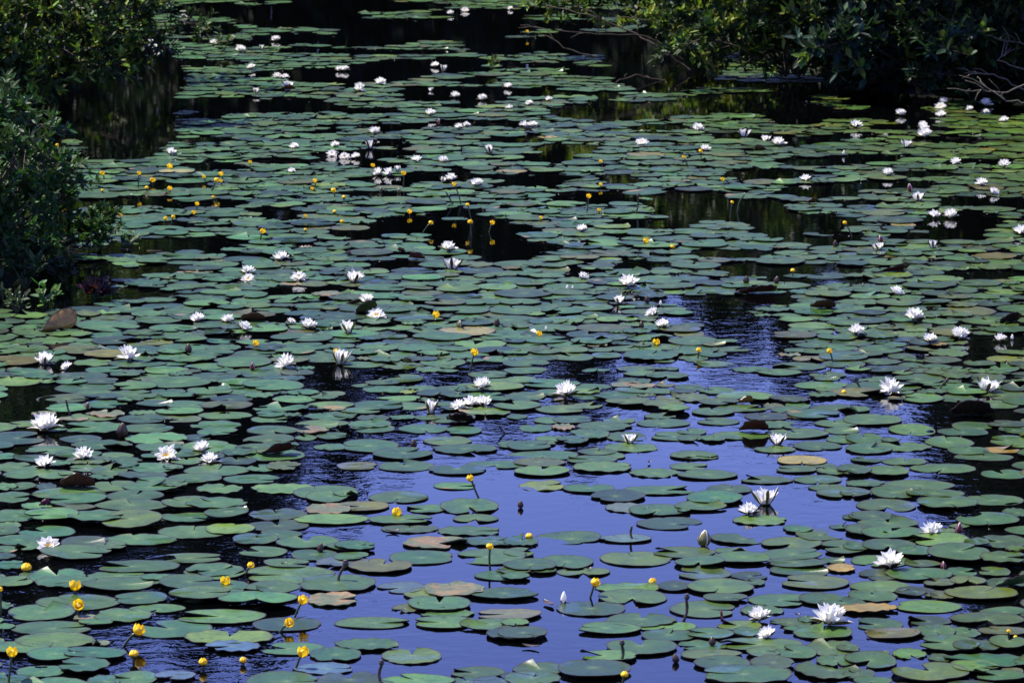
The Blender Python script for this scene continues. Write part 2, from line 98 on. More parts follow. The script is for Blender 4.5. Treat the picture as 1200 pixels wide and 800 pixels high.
def pad_material():
    m, nt, out = mat('lily_pad_leaf'); L = nt.links.new
    at = N(nt, 'Attribute', attribute_name='tint')
    uv = N(nt, 'UVMap', uv_map='leaf'); sp = N(nt, 'SeparateXYZ'); L(uv.outputs[0], sp.inputs[0])
    ang, rho = sp.outputs[0], sp.outputs[1]                       # turn round the stalk 0..1, way out to the rim 0..1
    pos = N(nt, 'NewGeometry').outputs['Position']
    n1 = N(nt, 'TexNoise', Scale=9.0, Detail=4.0, Roughness=.6); L(pos, n1.inputs['Vector'])
    n2 = N(nt, 'TexNoise', Scale=55.0, Detail=3.0, Roughness=.6); L(pos, n2.inputs['Vector'])
    n3 = N(nt, 'TexNoise', Scale=3.1, Detail=2.0); L(pos, n3.inputs['Vector'])
    # veins: fine pale spokes that fork half-way
    wob = mth(nt, 'MULTIPLY', n2.outputs[0], .02)
    def spokes(k, w):
        f = mth(nt, 'FRACT', mth(nt, 'MULTIPLY', mth(nt, 'ADD', ang, wob), k))
        d = mth(nt, 'ABSOLUTE', mth(nt, 'SUBTRACT', f, .5))
        return mth(nt, 'SUBTRACT', 1.0, mth(nt, 'SMOOTH_MIN', mth(nt, 'DIVIDE', d, w), 1.0, .2))
    v1 = spokes(14.0, .09)
    v2 = mth(nt, 'MULTIPLY', spokes(28.0, .12), mth(nt, 'GREATER_THAN', rho, .52))
    v = mth(nt, 'MULTIPLY', mth(nt, 'MAXIMUM', v1, mth(nt, 'MULTIPLY', v2, .6)), mth(nt, 'SUBTRACT', 1.05, rho))
    c = mix(nt, 'MULTIPLY', 1.0, at.outputs['Color'], ramp(nt, n1.outputs[0], (.25, (.62, .66, .70)), (.52, (1, 1, 1)), (.78, (1.35, 1.25, 1.0))).outputs[0])
    c = mix(nt, 'MULTIPLY', 1.0, c, ramp(nt, n2.outputs[0], (.3, (.8, .8, .8)), (.7, (1.16, 1.16, 1.12))).outputs[0])
    c = mix(nt, 'MIX', mth(nt, 'MULTIPLY', v, .42), c, (.11, .17, .06, 1))
    hub = mth(nt, 'POWER', mth(nt, 'SUBTRACT', 1.0, rho), 9.0)
    c = mix(nt, 'MIX', mth(nt, 'MULTIPLY', hub, .6), c, (.13, .19, .06, 1))
    mar = ramp(nt, rho, (.945, (0, 0, 0)), (.985, (1, 1, 1))).outputs[0]        # the dark reddish margin
    c = mix(nt, 'MIX', mth(nt, 'MULTIPLY', mar, .8), c, (.022, .013, .010, 1))
    n5 = N(nt, 'TexNoise', Scale=26.0, Detail=2.0); L(pos, n5.inputs['Vector'])
    eat = mth(nt, 'MULTIPLY', ramp(nt, n5.outputs[0], (.69, (0, 0, 0)), (.715, (1, 1, 1))).outputs[0], .75)   # gnawed brown holes
    c = mix(nt, 'MIX', eat, c, (.035, .024, .012, 1))
    sp_ = ramp(nt, n2.outputs[0], (.70, (0, 0, 0)), (.76, (1, 1, 1))).outputs[0]      # small brown specks
    c = mix(nt, 'MIX', mth(nt, 'MULTIPLY', sp_, .45), c, (.06, .045, .02, 1))
    b = N(nt, 'BsdfPrincipled', **{'IOR': 1.45}); L(c, b.inputs['Base Color']); b.inputs['Specular IOR Level'].default_value = .31
    wet = ramp(nt, n3.outputs[0], (.61, (0, 0, 0)), (.66, (1, 1, 1))).outputs[0]
    ro = mth(nt, 'ADD', mth(nt, 'MULTIPLY', n1.outputs[0], .22), .28)
    ro = mth(nt, 'MULTIPLY', ro, mth(nt, 'SUBTRACT', 1.0, mth(nt, 'MULTIPLY', wet, .6)))
    L(ro, b.inputs['Roughness'])
    bp = N(nt, 'Bump', Strength=.35, Distance=.004)
    h = mth(nt, 'ADD', mth(nt, 'MULTIPLY', v, .35), mth(nt, 'ADD', mth(nt, 'MULTIPLY', n2.outputs[0], .5), n1.outputs[0]))
    L(h, bp.inputs['Height']); L(bp.outputs[0], b.inputs['Normal'])
    L(b.outputs[0], out.inputs[0]); return m
PADM = pad_material()

def withered_material():
    m, nt, out = mat('withered_leaf'); L = nt.links.new
    at = N(nt, 'Attribute', attribute_name='tint')
    pos = N(nt, 'NewGeometry').outputs['Position']
    n1 = N(nt, 'TexNoise', Scale=14.0, Detail=5.0, Roughness=.65); L(pos, n1.inputs['Vector'])
    n2 = N(nt, 'TexNoise', Scale=60.0, Detail=3.0); L(pos, n2.inputs['Vector'])
    c = ramp(nt, n1.outputs[0], (.30, (.07, .03, .015)), (.42, (.26, .13, .05)), (.52, (.27, .18, .09)), (.60, (.22, .12, .06)), (.70, (.20, .16, .035))).outputs[0]
    c = mix(nt, 'MULTIPLY', 1.0, mix(nt, 'MIX', .45, c, at.outputs['Color']), (.66, .72, .52, 1))
    n4 = N(nt, 'TexNoise', Scale=7.0, Detail=3.0); L(pos, n4.inputs['Vector'])
    c = mix(nt, 'MIX', ramp(nt, n4.outputs[0], (.42, (0, 0, 0)), (.52, (.9, .9, .9))).outputs[0], c, (.06, .085, .03, 1))
    c = mix(nt, 'MULTIPLY', 1.0, c, ramp(nt, n2.outputs[0], (.3, (.7, .7, .7)), (.7, (1.15, 1.15, 1.15))).outputs[0])
    b = N(nt, 'BsdfPrincipled', Roughness=.5); L(c, b.inputs['Base Color'])
    bp = N(nt, 'Bump', Strength=.6, Distance=.006); L(n1.outputs[0], bp.inputs['Height']); L(bp.outputs[0], b.inputs['Normal'])
    L(b.outputs[0], out.inputs[0]); return m
WITHM = withered_material()

def soft(name, col, rough=.45, trans=0.0, tcol=None, var=.12, scale=60.0, sheen=.5):
    m, nt, out = mat(name); L = nt.links.new
    pos = N(nt, 'NewGeometry').outputs['Position']
    n1 = N(nt, 'TexNoise', Scale=scale, Detail=3.0); L(pos, n1.inputs['Vector'])
    c = mix(nt, 'MULTIPLY', 1.0, (*col, 1), ramp(nt, n1.outputs[0], (.3, (1 - var,) * 3), (.7, (1 + var,) * 3)).outputs[0])
    b = N(nt, 'BsdfPrincipled', Roughness=rough); L(c, b.inputs['Base Color'])
    b.inputs['Specular IOR Level'].default_value = sheen
    if trans:
        t = N(nt, 'BsdfTranslucent'); t.inputs[0].default_value = (*(tcol or col), 1)
        mx = N(nt, 'MixShader', Fac=trans); L(b.outputs[0], mx.inputs[1]); L(t.outputs[0], mx.inputs[2]); L(mx.outputs[0], out.inputs[0])
    else: L(b.outputs[0], out.inputs[0])
    return m
PETAL = soft('white_petal', (.87, .85, .77), .5, .40, (.90, .88, .80), .03)
SEPAL = soft('green_sepal', (.12, .115, .022), .45, .1, None, .3)
SEPALB = soft('brown_sepal', (.05, .02, .012), .45, .1, None, .3)
REDBUD = soft('red_bud', (.16, .03, .025), .4, .1, None, .3)
STAMEN = soft('yellow_stamen', (.92, .60, .02), .5, .2, None, .1)
YELLOWM = soft('yellow_sepal', (.95, .64, .010), .45, .3, None, .08)
YGREEN = soft('yellow_green_sepal', (.30, .28, .02), .4, .15, None, .2)
DISCM = soft('stigma_disc', (.55, .36, .02), .5)
STEMM = soft('green_stalk', (.035, .05, .014), .35, 0, None, .3)
STEMB = soft('brown_stalk', (.05, .032, .02), .4, 0, None, .3)
STEMR = soft('reddish_stalk', (.16, .03, .045), .4, 0, None, .3)
TWIG = soft('grey_brown_bark', (.065, .05, .035), .8, 0, None, .35, 25.0, .2)
DEADT = soft('pale_dead_bark', (.10, .085, .06), .8, 0, None, .3, 25.0, .2)
BARK = soft('dark_bark', (.05, .04, .03), .9, 0, None, .3, 6.0, .1)

def leaf_material(name, trans, rough):
    m, nt, out = mat(name); L = nt.links.new
    at = N(nt, 'Attribute', attribute_name='tint')
    b = N(nt, 'BsdfPrincipled', Roughness=rough); L(at.outputs['Color'], b.inputs['Base Color']); b.inputs['Specular IOR Level'].default_value = .16
    t = N(nt, 'BsdfTranslucent')
    L(mix(nt, 'MULTIPLY', 1.0, at.outputs['Color'], (1.25, 1.35, .5, 1)), t.inputs[0])
    mx = N(nt, 'MixShader', Fac=trans); L(b.outputs[0], mx.inputs[1]); L(t.outputs[0], mx.inputs[2]); L(mx.outputs[0], out.inputs[0])
    return m
LEAFM = leaf_material('shrub_leaf', .2, .48)
WOODM = leaf_material('woodland_leaf', .15, .8)

def water_material():
    m, nt, out = mat('pond_water'); L = nt.links.new
    pos = N(nt, 'NewGeometry').outputs['Position']
    mp = N(nt, 'Mapping'); mp.inputs['Scale'].default_value = (1.0, 1.25, 1); L(pos, mp.inputs[0])
    big = N(nt, 'TexNoise', Scale=.42, Detail=2.0); L(pos, big.inputs['Vector'])
    rip = N(nt, 'TexNoise', Scale=7.0, Detail=3.0, Roughness=.55, Distortion=.6); L(mp.outputs[0], rip.inputs['Vector'])
    fine = N(nt, 'TexNoise', Scale=21.0, Detail=2.0, Roughness=.5); L(mp.outputs[0], fine.inputs['Vector'])
    sp = N(nt, 'SeparateXYZ'); L(pos, sp.inputs[0])
    # a breeze ruffles the pond away from the calm pool in the middle
    dx = mth(nt, 'DIVIDE', mth(nt, 'SUBTRACT', sp.outputs[0], .25), 1.25)
    dy = mth(nt, 'DIVIDE', mth(nt, 'SUBTRACT', sp.outputs[1], 16.2), 3.0)
    d2 = mth(nt, 'SQRT', mth(nt, 'ADD', mth(nt, 'MULTIPLY', dx, dx), mth(nt, 'MULTIPLY', dy, dy)))
    am = ramp(nt, mth(nt, 'ADD', d2, mth(nt, 'MULTIPLY', mth(nt, 'SUBTRACT', big.outputs[0], .5), 1.1)), (.55, (.10,) * 3), (1.0, (.29,) * 3)).outputs[0]
    h = mth(nt, 'ADD', rip.outputs[0], mth(nt, 'MULTIPLY', fine.outputs[0], .3))
    h = mth(nt, 'MULTIPLY', mth(nt, 'MULTIPLY', h, am), ramp(nt, mth(nt, 'DIVIDE', sp.outputs[1], 50.0), (.40, (1, 1, 1)), (.52, (.22,) * 3)).outputs[0])
    bp = N(nt, 'Bump', Strength=1.0, Distance=.0055); L(h, bp.inputs['Height'])
    b = N(nt, 'BsdfPrincipled', Roughness=.015, IOR=1.333)
    b.inputs['Base Color'].default_value = (.0006, .0008, .0008, 1)
    L(bp.outputs[0], b.inputs['Normal']); L(b.outputs[0], out.inputs[0]); return m
WATERM = water_material()

def ground_material():
    m, nt, out = mat('bank_soil'); L = nt.links.new
    pos = N(nt, 'NewGeometry').outputs['Position']
    n1 = N(nt, 'TexNoise', Scale=1.7, Detail=6.0, Roughness=.65); L(pos, n1.inputs['Vector'])
    n2 = N(nt, 'TexNoise', Scale=24.0, Detail=4.0); L(pos, n2.inputs['Vector'])
    c = ramp(nt, n1.outputs[0], (.35, (.010, .008, .005)), (.5, (.014, .015, .007)), (.62, (.012, .020, .007))).outputs[0]
    c = mix(nt, 'MULTIPLY', 1.0, c, ramp(nt, n2.outputs[0], (.3, (.6, .6, .6)), (.7, (1.4, 1.4, 1.4))).outputs[0])
    b = N(nt, 'BsdfPrincipled', Roughness=.9); L(c, b.inputs['Base Color']); b.inputs['Specular IOR Level'].default_value = .08
    bp = N(nt, 'Bump', Strength=.8, Distance=.03); L(n2.outputs[0], bp.inputs['Height']); L(bp.outputs[0], b.inputs['Normal'])
    L(b.outputs[0], out.inputs[0]); return m

# ------------------------------------------------------------------ mesh collecting
class MB:
    def __init__(s): s.v, s.f, s.c, s.u, s.m = [], [], [], [], []
    def add(s, vs, fs, col=None, uvs=None, mi=0):
        o = len(s.v); s.v += [tuple(p) for p in vs]
        s.f += [tuple(i + o for i in f) for f in fs]; s.m += [mi] * len(fs)
        s.c += (col if isinstance(col, list) else [col or (1, 1, 1)] * len(vs))
        s.u += uvs or [(0, 0)] * len(vs)
    def mesh(s, name, mats, smooth=True):
        me = bpy.data.meshes.new(name); me.from_pydata(s.v, [], s.f)
        a = me.color_attributes.new('tint', 'FLOAT_COLOR', 'POINT')
        a.data.foreach_set('color', [x for c in s.c for x in (*c, 1.0)])
        uv = me.uv_layers.new(name='leaf')
        li = [0] * len(me.loops); me.loops.foreach_get('vertex_index', li)
        uv.data.foreach_set('uv', [x for i in li for x in s.u[i]])
        for m in (mats if isinstance(mats, (list, tuple)) else [mats]): me.materials.append(m)
        me.polygons.foreach_set('material_index', s.m)
        me.polygons.foreach_set('use_smooth', [smooth] * len(s.f)); me.update(); return me
    def obj(s, name, mats, parent=None, loc=(0, 0, 0), smooth=True):
        o = bpy.data.objects.new(name, s.mesh(name, mats, smooth)); COL.objects.link(o); o.location = loc
        if parent: o.parent = parent
        return o
    def tube(s, pts, rads, n=6, col=None, mi=0, cap=True):
        vs, fs = [], []
        pts = [Vector(p) for p in pts]
        for i, p in enumerate(pts):
            t = (pts[min(i + 1, len(pts) - 1)] - pts[max(i - 1, 0)]).normalized()
            a = t.orthogonal().normalized() if i == 0 else (a - t * a.dot(t)).normalized()
            b = t.cross(a)
            for k in range(n):
                w = 2 * PI * k / n
                vs.append(p + (a * math.cos(w) + b * math.sin(w)) * rads[i])
        for i in range(len(pts) - 1):
            for k in range(n):
                q = (k + 1) % n
                fs.append((i * n + k, i * n + q, (i + 1) * n + q, (i + 1) * n + k))
        if cap: fs.append(tuple(range((len(pts) - 1) * n, len(pts) * n)))
        s.add(vs, fs, col, None, mi)
    def lathe(s, prof, n, col=None, mi=0, M=None):
        vs, fs = [], []
        for r, z in prof:
            for k in range(n):
                w = 2 * PI * k / n; p = Vector((r * math.cos(w), r * math.sin(w), z))
                vs.append(M @ p if M else p)
        for i in range(len(prof) - 1):
            for k in range(n):
                q = (k + 1) % n
                fs.append((i * n + k, i * n + q, (i + 1) * n + q, (i + 1) * n + k))
        s.add(vs, fs, col, None, mi)

def tag(o, label, cat, group=None, kind=None):
    if label: o['label'] = label
    if cat: o['category'] = cat
    if group: o['group'] = group
    if kind: o['kind'] = kind
    return o
def empty(name, loc):
    o = bpy.data.objects.new(name, None); COL.objects.link(o); o.location = loc; o.empty_display_size = .05; return o

# ------------------------------------------------------------------ lily pads
GREEN = {'g': (.030, .069, .014), 'l': (.049, .104, .017), 'd': (.016, .036, .013), 'o': (.050, .064, .011), 'y': (.17, .14, .035), 'p': (.050, .075, .066), 'b': (.20, .15, .08), 'x': (.32, .20, .12)}
WORD = {'g': 'green', 'l': 'light green', 'd': 'dull dark green', 'o': 'olive green', 'y': 'yellowing', 'p': 'pale wet', 'b': 'brownish', 'x': 'withered'}
NDIR = {'e': 0.0, 'n': PI / 2, 'w': PI, 's': -PI / 2, 'd': PI / 4, 'm': 3 * PI / 4}
NWORD = {'e': 'notched on its right', 'n': 'notched at its far rim', 'w': 'notched on its left', 's': 'notched at its near rim', 'd': 'notched far right', 'm': 'notched far left'}
RIM = (.020, .013, .011)

def pad_into(mb, rx, ry, tint, notch, rng, seg, centre=(0, 0), z0=0.0, deep=.0055, crumple=0.0, bend=None, under=None, sheen_tint=None):
    """one floating leaf: heart-shaped outline round the stalk point, a slit, lifted lobes, a wavy rim with its dark edge"""
    nd = notch; gap = rng.choice([.012, .02, .05, .09, .16, .24]) if rng.random() < .85 else .32
    ap = Vector((math.cos(nd) * rx, math.sin(nd) * ry)) * rng.uniform(.0, .16)
    k1, k2, p1, p2 = rng.randint(7, 12), rng.randint(2, 3), rng.uniform(0, 6.3), rng.uniform(0, 6.3)
    wave = rng.choice([0, 0, .0006, .0012, .0026]) + crumple * .3
    lift = rng.choice([0, 0, 0, .003, .008, .020]); side = rng.random() < .5
    tx, ty = rng.gauss(0, .005), rng.gauss(0, .005)
    if rng.random() < .16: tx += rng.choice([-1, 1]) * rng.uniform(.015, .05); ty += rng.choice([-1, 1]) * rng.uniform(.01, .045)
    tone = rng.uniform(.72, 1.28); hue = rng.gauss(0, .12)
    if rng.random() < .07: hue += .35                                # an ageing, bronzed leaf
    base = (tint[0] * tone * (1 + hue), tint[1] * tone, tint[2] * tone * (1 - hue))
    patch = rng.random() < .022; pa = rng.uniform(0, 1)
    ns = Vector((rng.uniform(0, 90), rng.uniform(0, 90), 0))
    rings = [.0, .22, .5, .76, .92, 1.0] if seg > 24 else [.0, .45, .85, 1.0]
    vs, fs, cs, us = [], [], [], []
    bites = [(rng.random(), rng.uniform(.006, .02), rng.uniform(.03, .12)) for _ in range(rng.choice([0, 0, 1, 1, 2]))]
    def P(t, rho):
        phi = nd + gap + t * (2 * PI - 2 * gap)
        e = min(t, 1 - t) * 2 * PI
        f = .80 + .20 * math.sin(min(1, e / .5) * PI / 2)
        f *= 1 + .022 * math.sin(k2 * phi + p1) + .010 * math.sin(5 * phi + p2) + .004 * math.sin(13 * phi + p1)
        if crumple: f *= 1 + .16 * noise.noise(ns + Vector((math.cos(phi), math.sin(phi), 0)) * 2.2)
        for bt, bw, bd in bites: f *= 1 - bd * math.exp(-((t - bt) / bw) ** 2)
        o = Vector((math.cos(phi) * rx * f, math.sin(phi) * ry * f))
        q = ap + (o - ap) * rho
        z = .0015 * math.sin(3 * phi + p2) * rho + wave * math.sin(k1 * phi + p1) * max(0, (rho - .55) / .45) ** 2
        z += .0022 * max(0, (rho - .86) / .14)
        z += lift * max(0, 1 - (t if side else 1 - t) / .13) ** 2 * rho
        z += q.x * tx + q.y * ty
        if crumple: z += crumple * rho * (noise.noise(ns + Vector((q.x, q.y, 0)) * 14) + .4)
        return Vector((q.x, q.y, z)), phi
    for ri, rho in enumerate(rings):
        for k in range(seg + 1):
            t = k / seg
            p, phi = P(t, rho)
            vs.append(p); us.append((t, rho))
            c = base
            if rho >= .9: c = tuple(.85 * a + .15 * b for a, b in zip(base, (.075, .065, .03)))
            if patch and abs(t - pa) < .06 and rho > .7: c = (.17, .12, .05)
            cs.append(c)
    w = seg + 1
    for ri in range(len(rings) - 1):
        for k in range(seg):
            a = ri * w + k
            fs.append((a, a + w, a + w + 1, a + 1))
    # the rim's own edge, dark with its underside
    o = len(vs); top = (len(rings) - 1) * w
    edge = [top + k for k in range(w)] + [r_ * w + seg for r_ in range(len(rings) - 2, -1, -1)] + [r_ * w for r_ in range(1, len(rings))]
    for i in edge:
        vs.append(vs[i].copy()); cs.append(RIM); us.append(us[i])
    for i in edge:
        p = vs[i]; vs.append(Vector((p.x * .985, p.y * .985, p.z - deep))); cs.append(RIM); us.append(us[i])
    n = len(edge)
    for k in range(n):
        q = (k + 1) % n
        fs.append((o + k, o + n + k, o + n + q, o + q))
    if bend or under:                                               # a leaf one sees from below gets its lower side
        o2 = len(vs); uc = under or (.05, .018, .014)
        for i in range(top + w):
            t = us[i][0]; rib = .62 + .5 * (abs((t * 15) % 1 - .5) * 2)
            vs.append(vs[i] - Vector((0, 0, .0035))); cs.append(tuple(x * rib for x in uc)); us.append(us[i])
        for ri in range(len(rings) - 1):
            for k in range(seg):
                a = o2 + ri * w + k
                fs.append((a, a + 1, a + w + 1, a + w))
    if bend:
        bd, b0, A, rad = bend                                       # direction the leaf rolls up in, where it starts, how far, how tight
        D = Vector((math.cos(bd), math.sin(bd), 0))
        for i, p in enumerate(vs):
            s = p.dot(D) - b0
            if s > 0:
                th = min(s / rad, A); ex = s - th * rad
                along = math.sin(th) * rad + math.cos(th) * ex; upz = (1 - math.cos(th)) * rad + math.sin(th) * ex
                nrm = Vector((-D.x * math.sin(th), -D.y * math.sin(th), math.cos(th)))
                vs[i] = p - D * (p.dot(D)) + D * (b0 + along) - Vector((0, 0, p.z)) + Vector((0, 0, upz)) + nrm * p.z
    cx, cy = centre
    if sheen_tint: cs = [tuple(q * m for q, m in zip(c, sheen_tint)) for c in cs]
    mb.add([(p.x + cx, p.y + cy, p.z + z0) for p in vs], fs, cs, us)

PADS = []          # x, y, rx, ry, tint code, notch angle, notch word
for (tx, ty), s in TR.items():
    for e in s.split(';'):
        q = e.split(','); x0, x1, y0, y1 = map(float, q[:4])
        nw = q[4] if len(q) > 4 else ''; tc = q[5] if len(q) > 5 else 'g'
        if nw and nw[0] in 'nsew' and len(nw) == 2 and nw[1] == 'd': nw = 'd'
        if nw and nw not in NDIR: nw = ''
        px0, px1, py0, py1 = tx + x0 / 6, tx + x1 / 6, ty + y0 / 6, ty + y1 / 6
        a, b = ground((px0 + px1) / 2, py0), ground((px0 + px1) / 2, py1)
        c = ground((px0 + px1) / 2, (py0 + py1) / 2)
        rx = (px1 - px0) / 2 / ppm(c); ry = min(max((a.y - b.y) / 2, rx * .62), rx * 1.25)
        PADS.append(dict(x=c.x, y=(a.y + b.y) / 2, rx=rx, ry=ry, t=tc, n=nw, traced=True))
# the dense cover of the rest, leaf by leaf, with the water left open where the photograph shows it
GX, GY = 420, 440
MASK = bytearray(GX * GY)                                           # three by two photo pixels a cell
for cx, cy, rx, ry in OPEN:
    for j in range(max(0, int((cy - ry) / 2)), min(GY, int((cy + ry) / 2) + 2)):
        for i in range(max(0, int((cx - rx) / 3)), min(GX, int((cx + rx) / 3) + 2)):
            if ((i * 3 - cx) / rx) ** 2 + ((j * 2 - cy) / ry) ** 2 < 1: MASK[j * GX + i] = 1
def is_open(px, py):
    i, j = round(px / 3), round(py / 2)
    return 0 <= i < GX and 0 <= j < GY and MASK[j * GX + i] == 1
CELL = .5
hashed = {}
def put(p): hashed.setdefault((int(p['x'] // CELL), int(p['y'] // CELL)), []).append(p)
for p in PADS: put(p)
def clear(x, y, r, k):
    i, j = int(x // CELL), int(y // CELL)
    for a in (-1, 0, 1):
        for b in (-1, 0, 1):
            for p in hashed.get((i + a, j + b), ()):
                if ((x - p['x']) / (p['rx'] + r)) ** 2 + ((y - p['y']) / (p['ry'] + r)) ** 2 < k * k: return False
    return True
def shore_ok(x, y):
    return True
for rad, tries, k in ((.140, 7000, .90), (.120, 24000, .80), (.100, 60000, .74), (.080, 50000, .73), (.055, 45000, .80)):
    for _ in range(tries):
        y = R.uniform(12.6, 49.0); x = R.uniform(-1, 1) * (.155 * y)
        px, py = project((x, y, 0))
        r = rad * R.uniform(.80, 1.16)
        if py > 470 and rad < .11 and R.random() < (.7 if rad > .06 else .93): continue
        if py < 330 and noise.noise(Vector((x * .75, y * .6, 3.3))) + .5 * noise.noise(Vector((x * 1.9, y * 1.5, 8.1))) > (.31 if py > 110 else .16): continue
        if py > 492 and 335 < px < 1005 or py > 545 and 200 < px < 1000: continue
        mpx = r * ppm((x, y, 0)); mpy = mpx * H / y
        if is_open(px, py) or is_open(px - mpx * .75, py) or is_open(px + mpx * .75, py) or is_open(px, py + mpy * .6) or is_open(px, py - mpy * .6): continue
        kk = k if py < 560 else k + .08
        if not clear(x, y, r, kk): continue
        tc = 'g'
        z = R.random()
        if z < .16: tc = 'l'
        elif z < .30: tc = 'd'
        elif z < .36: tc = 'o'
        elif z < .364: tc = 'y'
        p = dict(x=x, y=y, rx=r * R.uniform(.95, 1.15), ry=r * R.uniform(.8, 1.05), t=tc, n='', traced=False)
        PADS.append(p); put(p)
for p in PADS:
    p['px'], p['py'] = project((p['x'], p['y'], 0))
    k = ppm((p['x'], p['y'], 0)); p['w'] = 2 * p['rx'] * k; p['h'] = 2 * p['ry'] * k * H / p['y']
    p['ang'] = NDIR[p['n']] + R.uniform(-.3, .3) if p['n'] else R.uniform(0, 2 * PI)
    p['nkey'] = p['n']
# leaves that lie over one another stack in thin layers
order = [p for p in PADS if p['traced']] + sorted((p for p in PADS if not p['traced']), key=lambda p: -p['y'])
lay = {}
for i, p in enumerate(order):
    lv = 0; I, J = int(p['x'] // CELL), int(p['y'] // CELL)
    for a in (-1, 0, 1):
        for b in (-1, 0, 1):
            for q in lay.get((I + a, J + b), ()):
                if ((p['x'] - q['x']) / (p['rx'] + q['rx'])) ** 2 + ((p['y'] - q['y']) / (p['ry'] + q['ry'])) ** 2 < .97: lv = max(lv, q['lv'] + 1)
    p['lv'] = min(lv, 7) if not p['traced'] else min(lv, 9)
    if not p['traced']: p['lv'] = p['lv'] % 4
    lay.setdefault((I, J), []).append(p)
for p in PADS: p['z'] = .0025 + .0032 * p['lv']
def pad_top(x, y):
    z = 0.0
    for p in hashed.get((int(x // CELL), int(y // CELL)), []):
        if ((x - p['x']) / p['rx']) ** 2 + ((y - p['y']) / p['ry']) ** 2 < .9: z = max(z, p['z'])
    return z
# ------------------------------------------------------------------ naming neighbours: which one is meant
ORD = ['nearest', 'second', 'third', 'fourth', 'fifth', 'sixth', 'seventh', 'eighth', 'ninth', 'tenth', 'eleventh', 'twelfth']
SECT = ['right of', 'back-right of', 'behind', 'back-left of', 'left of', 'front-left of', 'in front of', 'front-right of']
LAND = []          # (x, y, words): flowers and other marks that have words of their own
def sector(dx, dy):
    return int(((math.atan2(dy, dx) / (2 * PI)) * 8 + .5) % 8)
def in_view(x, y):
    px, py = project((x, y, 0)); return -10 < px < 1210 and -5 < py < 812
def relate(p, pool, lead, most=16, also=()):
    "words that hold for p alone among pool: its rank on one side of the mark that makes the shortest story"
    best = None
    near = sorted(LAND, key=lambda m: (m[0] - p['x']) ** 2 + (m[1] - p['y']) ** 2)[:40]
    for m in near:
        dx, dy = p['x'] - m[0], p['y'] - m[1]; d = math.hypot(dx, dy)
        if d < .02: continue
        s = sector(dx, dy)
        rank = sum(1 for q in pool if q is not p and q['x'] != p['x'] and sector(q['x'] - m[0], q['y'] - m[1]) == s and math.hypot(q['x'] - m[0], q['y'] - m[1]) < d)
        if rank >= len(ORD): continue
        words = f"{lead}, {ORD[rank]} one {SECT[s]} the {m[2]}" if rank else f"{lead}, first one {SECT[s]} the {m[2]}"
        n = len(words.replace('-', ' - ').replace(' - ', '-').split())
        cost = rank * 1.6 + d * 1.0 + max(0, n - most) * 100
        if best is None or cost < best[0]: best = (cost, words)
    return best[1] if best else lead

# ------------------------------------------------------------------ white water lilies
def petal_into(mb, L, W, elev, az, curl, cup, off, mi=0, both=None, tip=1.0):
    nu, nv = 5, 4
    vs, fs = [], []
    Rz = Matrix.Rotation(az, 3, 'Z')
    for i in range(nu + 1):
        u = i / nu
        wd = W * (.45, .78, .98, .98, .72, .10)[i]
        th = elev + curl * u
        # the spine climbs and bends
        x = off + L * (u * math.cos(elev + curl * u / 2)); z = L * u * math.sin(elev + curl * u / 2)
        for j in range(nv + 1):
            t = (j / nv - .5) * 2
            c = cup * wd * t * t
            vs.append(Rz @ Vector((x - c * math.sin(th), t * wd / 2, z + c * math.cos(th))))
    w = nv + 1
    for i in range(nu):
        for j in range(nv):
            a = i * w + j; fs.append((a, a + 1, a + w + 1, a + w))
    mb.add(vs, fs, None, None, mi)
    if both is not None:                                            # the coloured outer face of a sepal
        vs2 = []
        for i in range(nu + 1):
            u = i / nu; th = elev + curl * u
            nrm = Rz @ Vector((math.sin(th), 0, -math.cos(th)))
            vs2 += [vs[i * w + j] + nrm * .0012 for j in range(w)]
        mb.add(vs2, [tuple(reversed(f)) for f in fs], None, None, both)

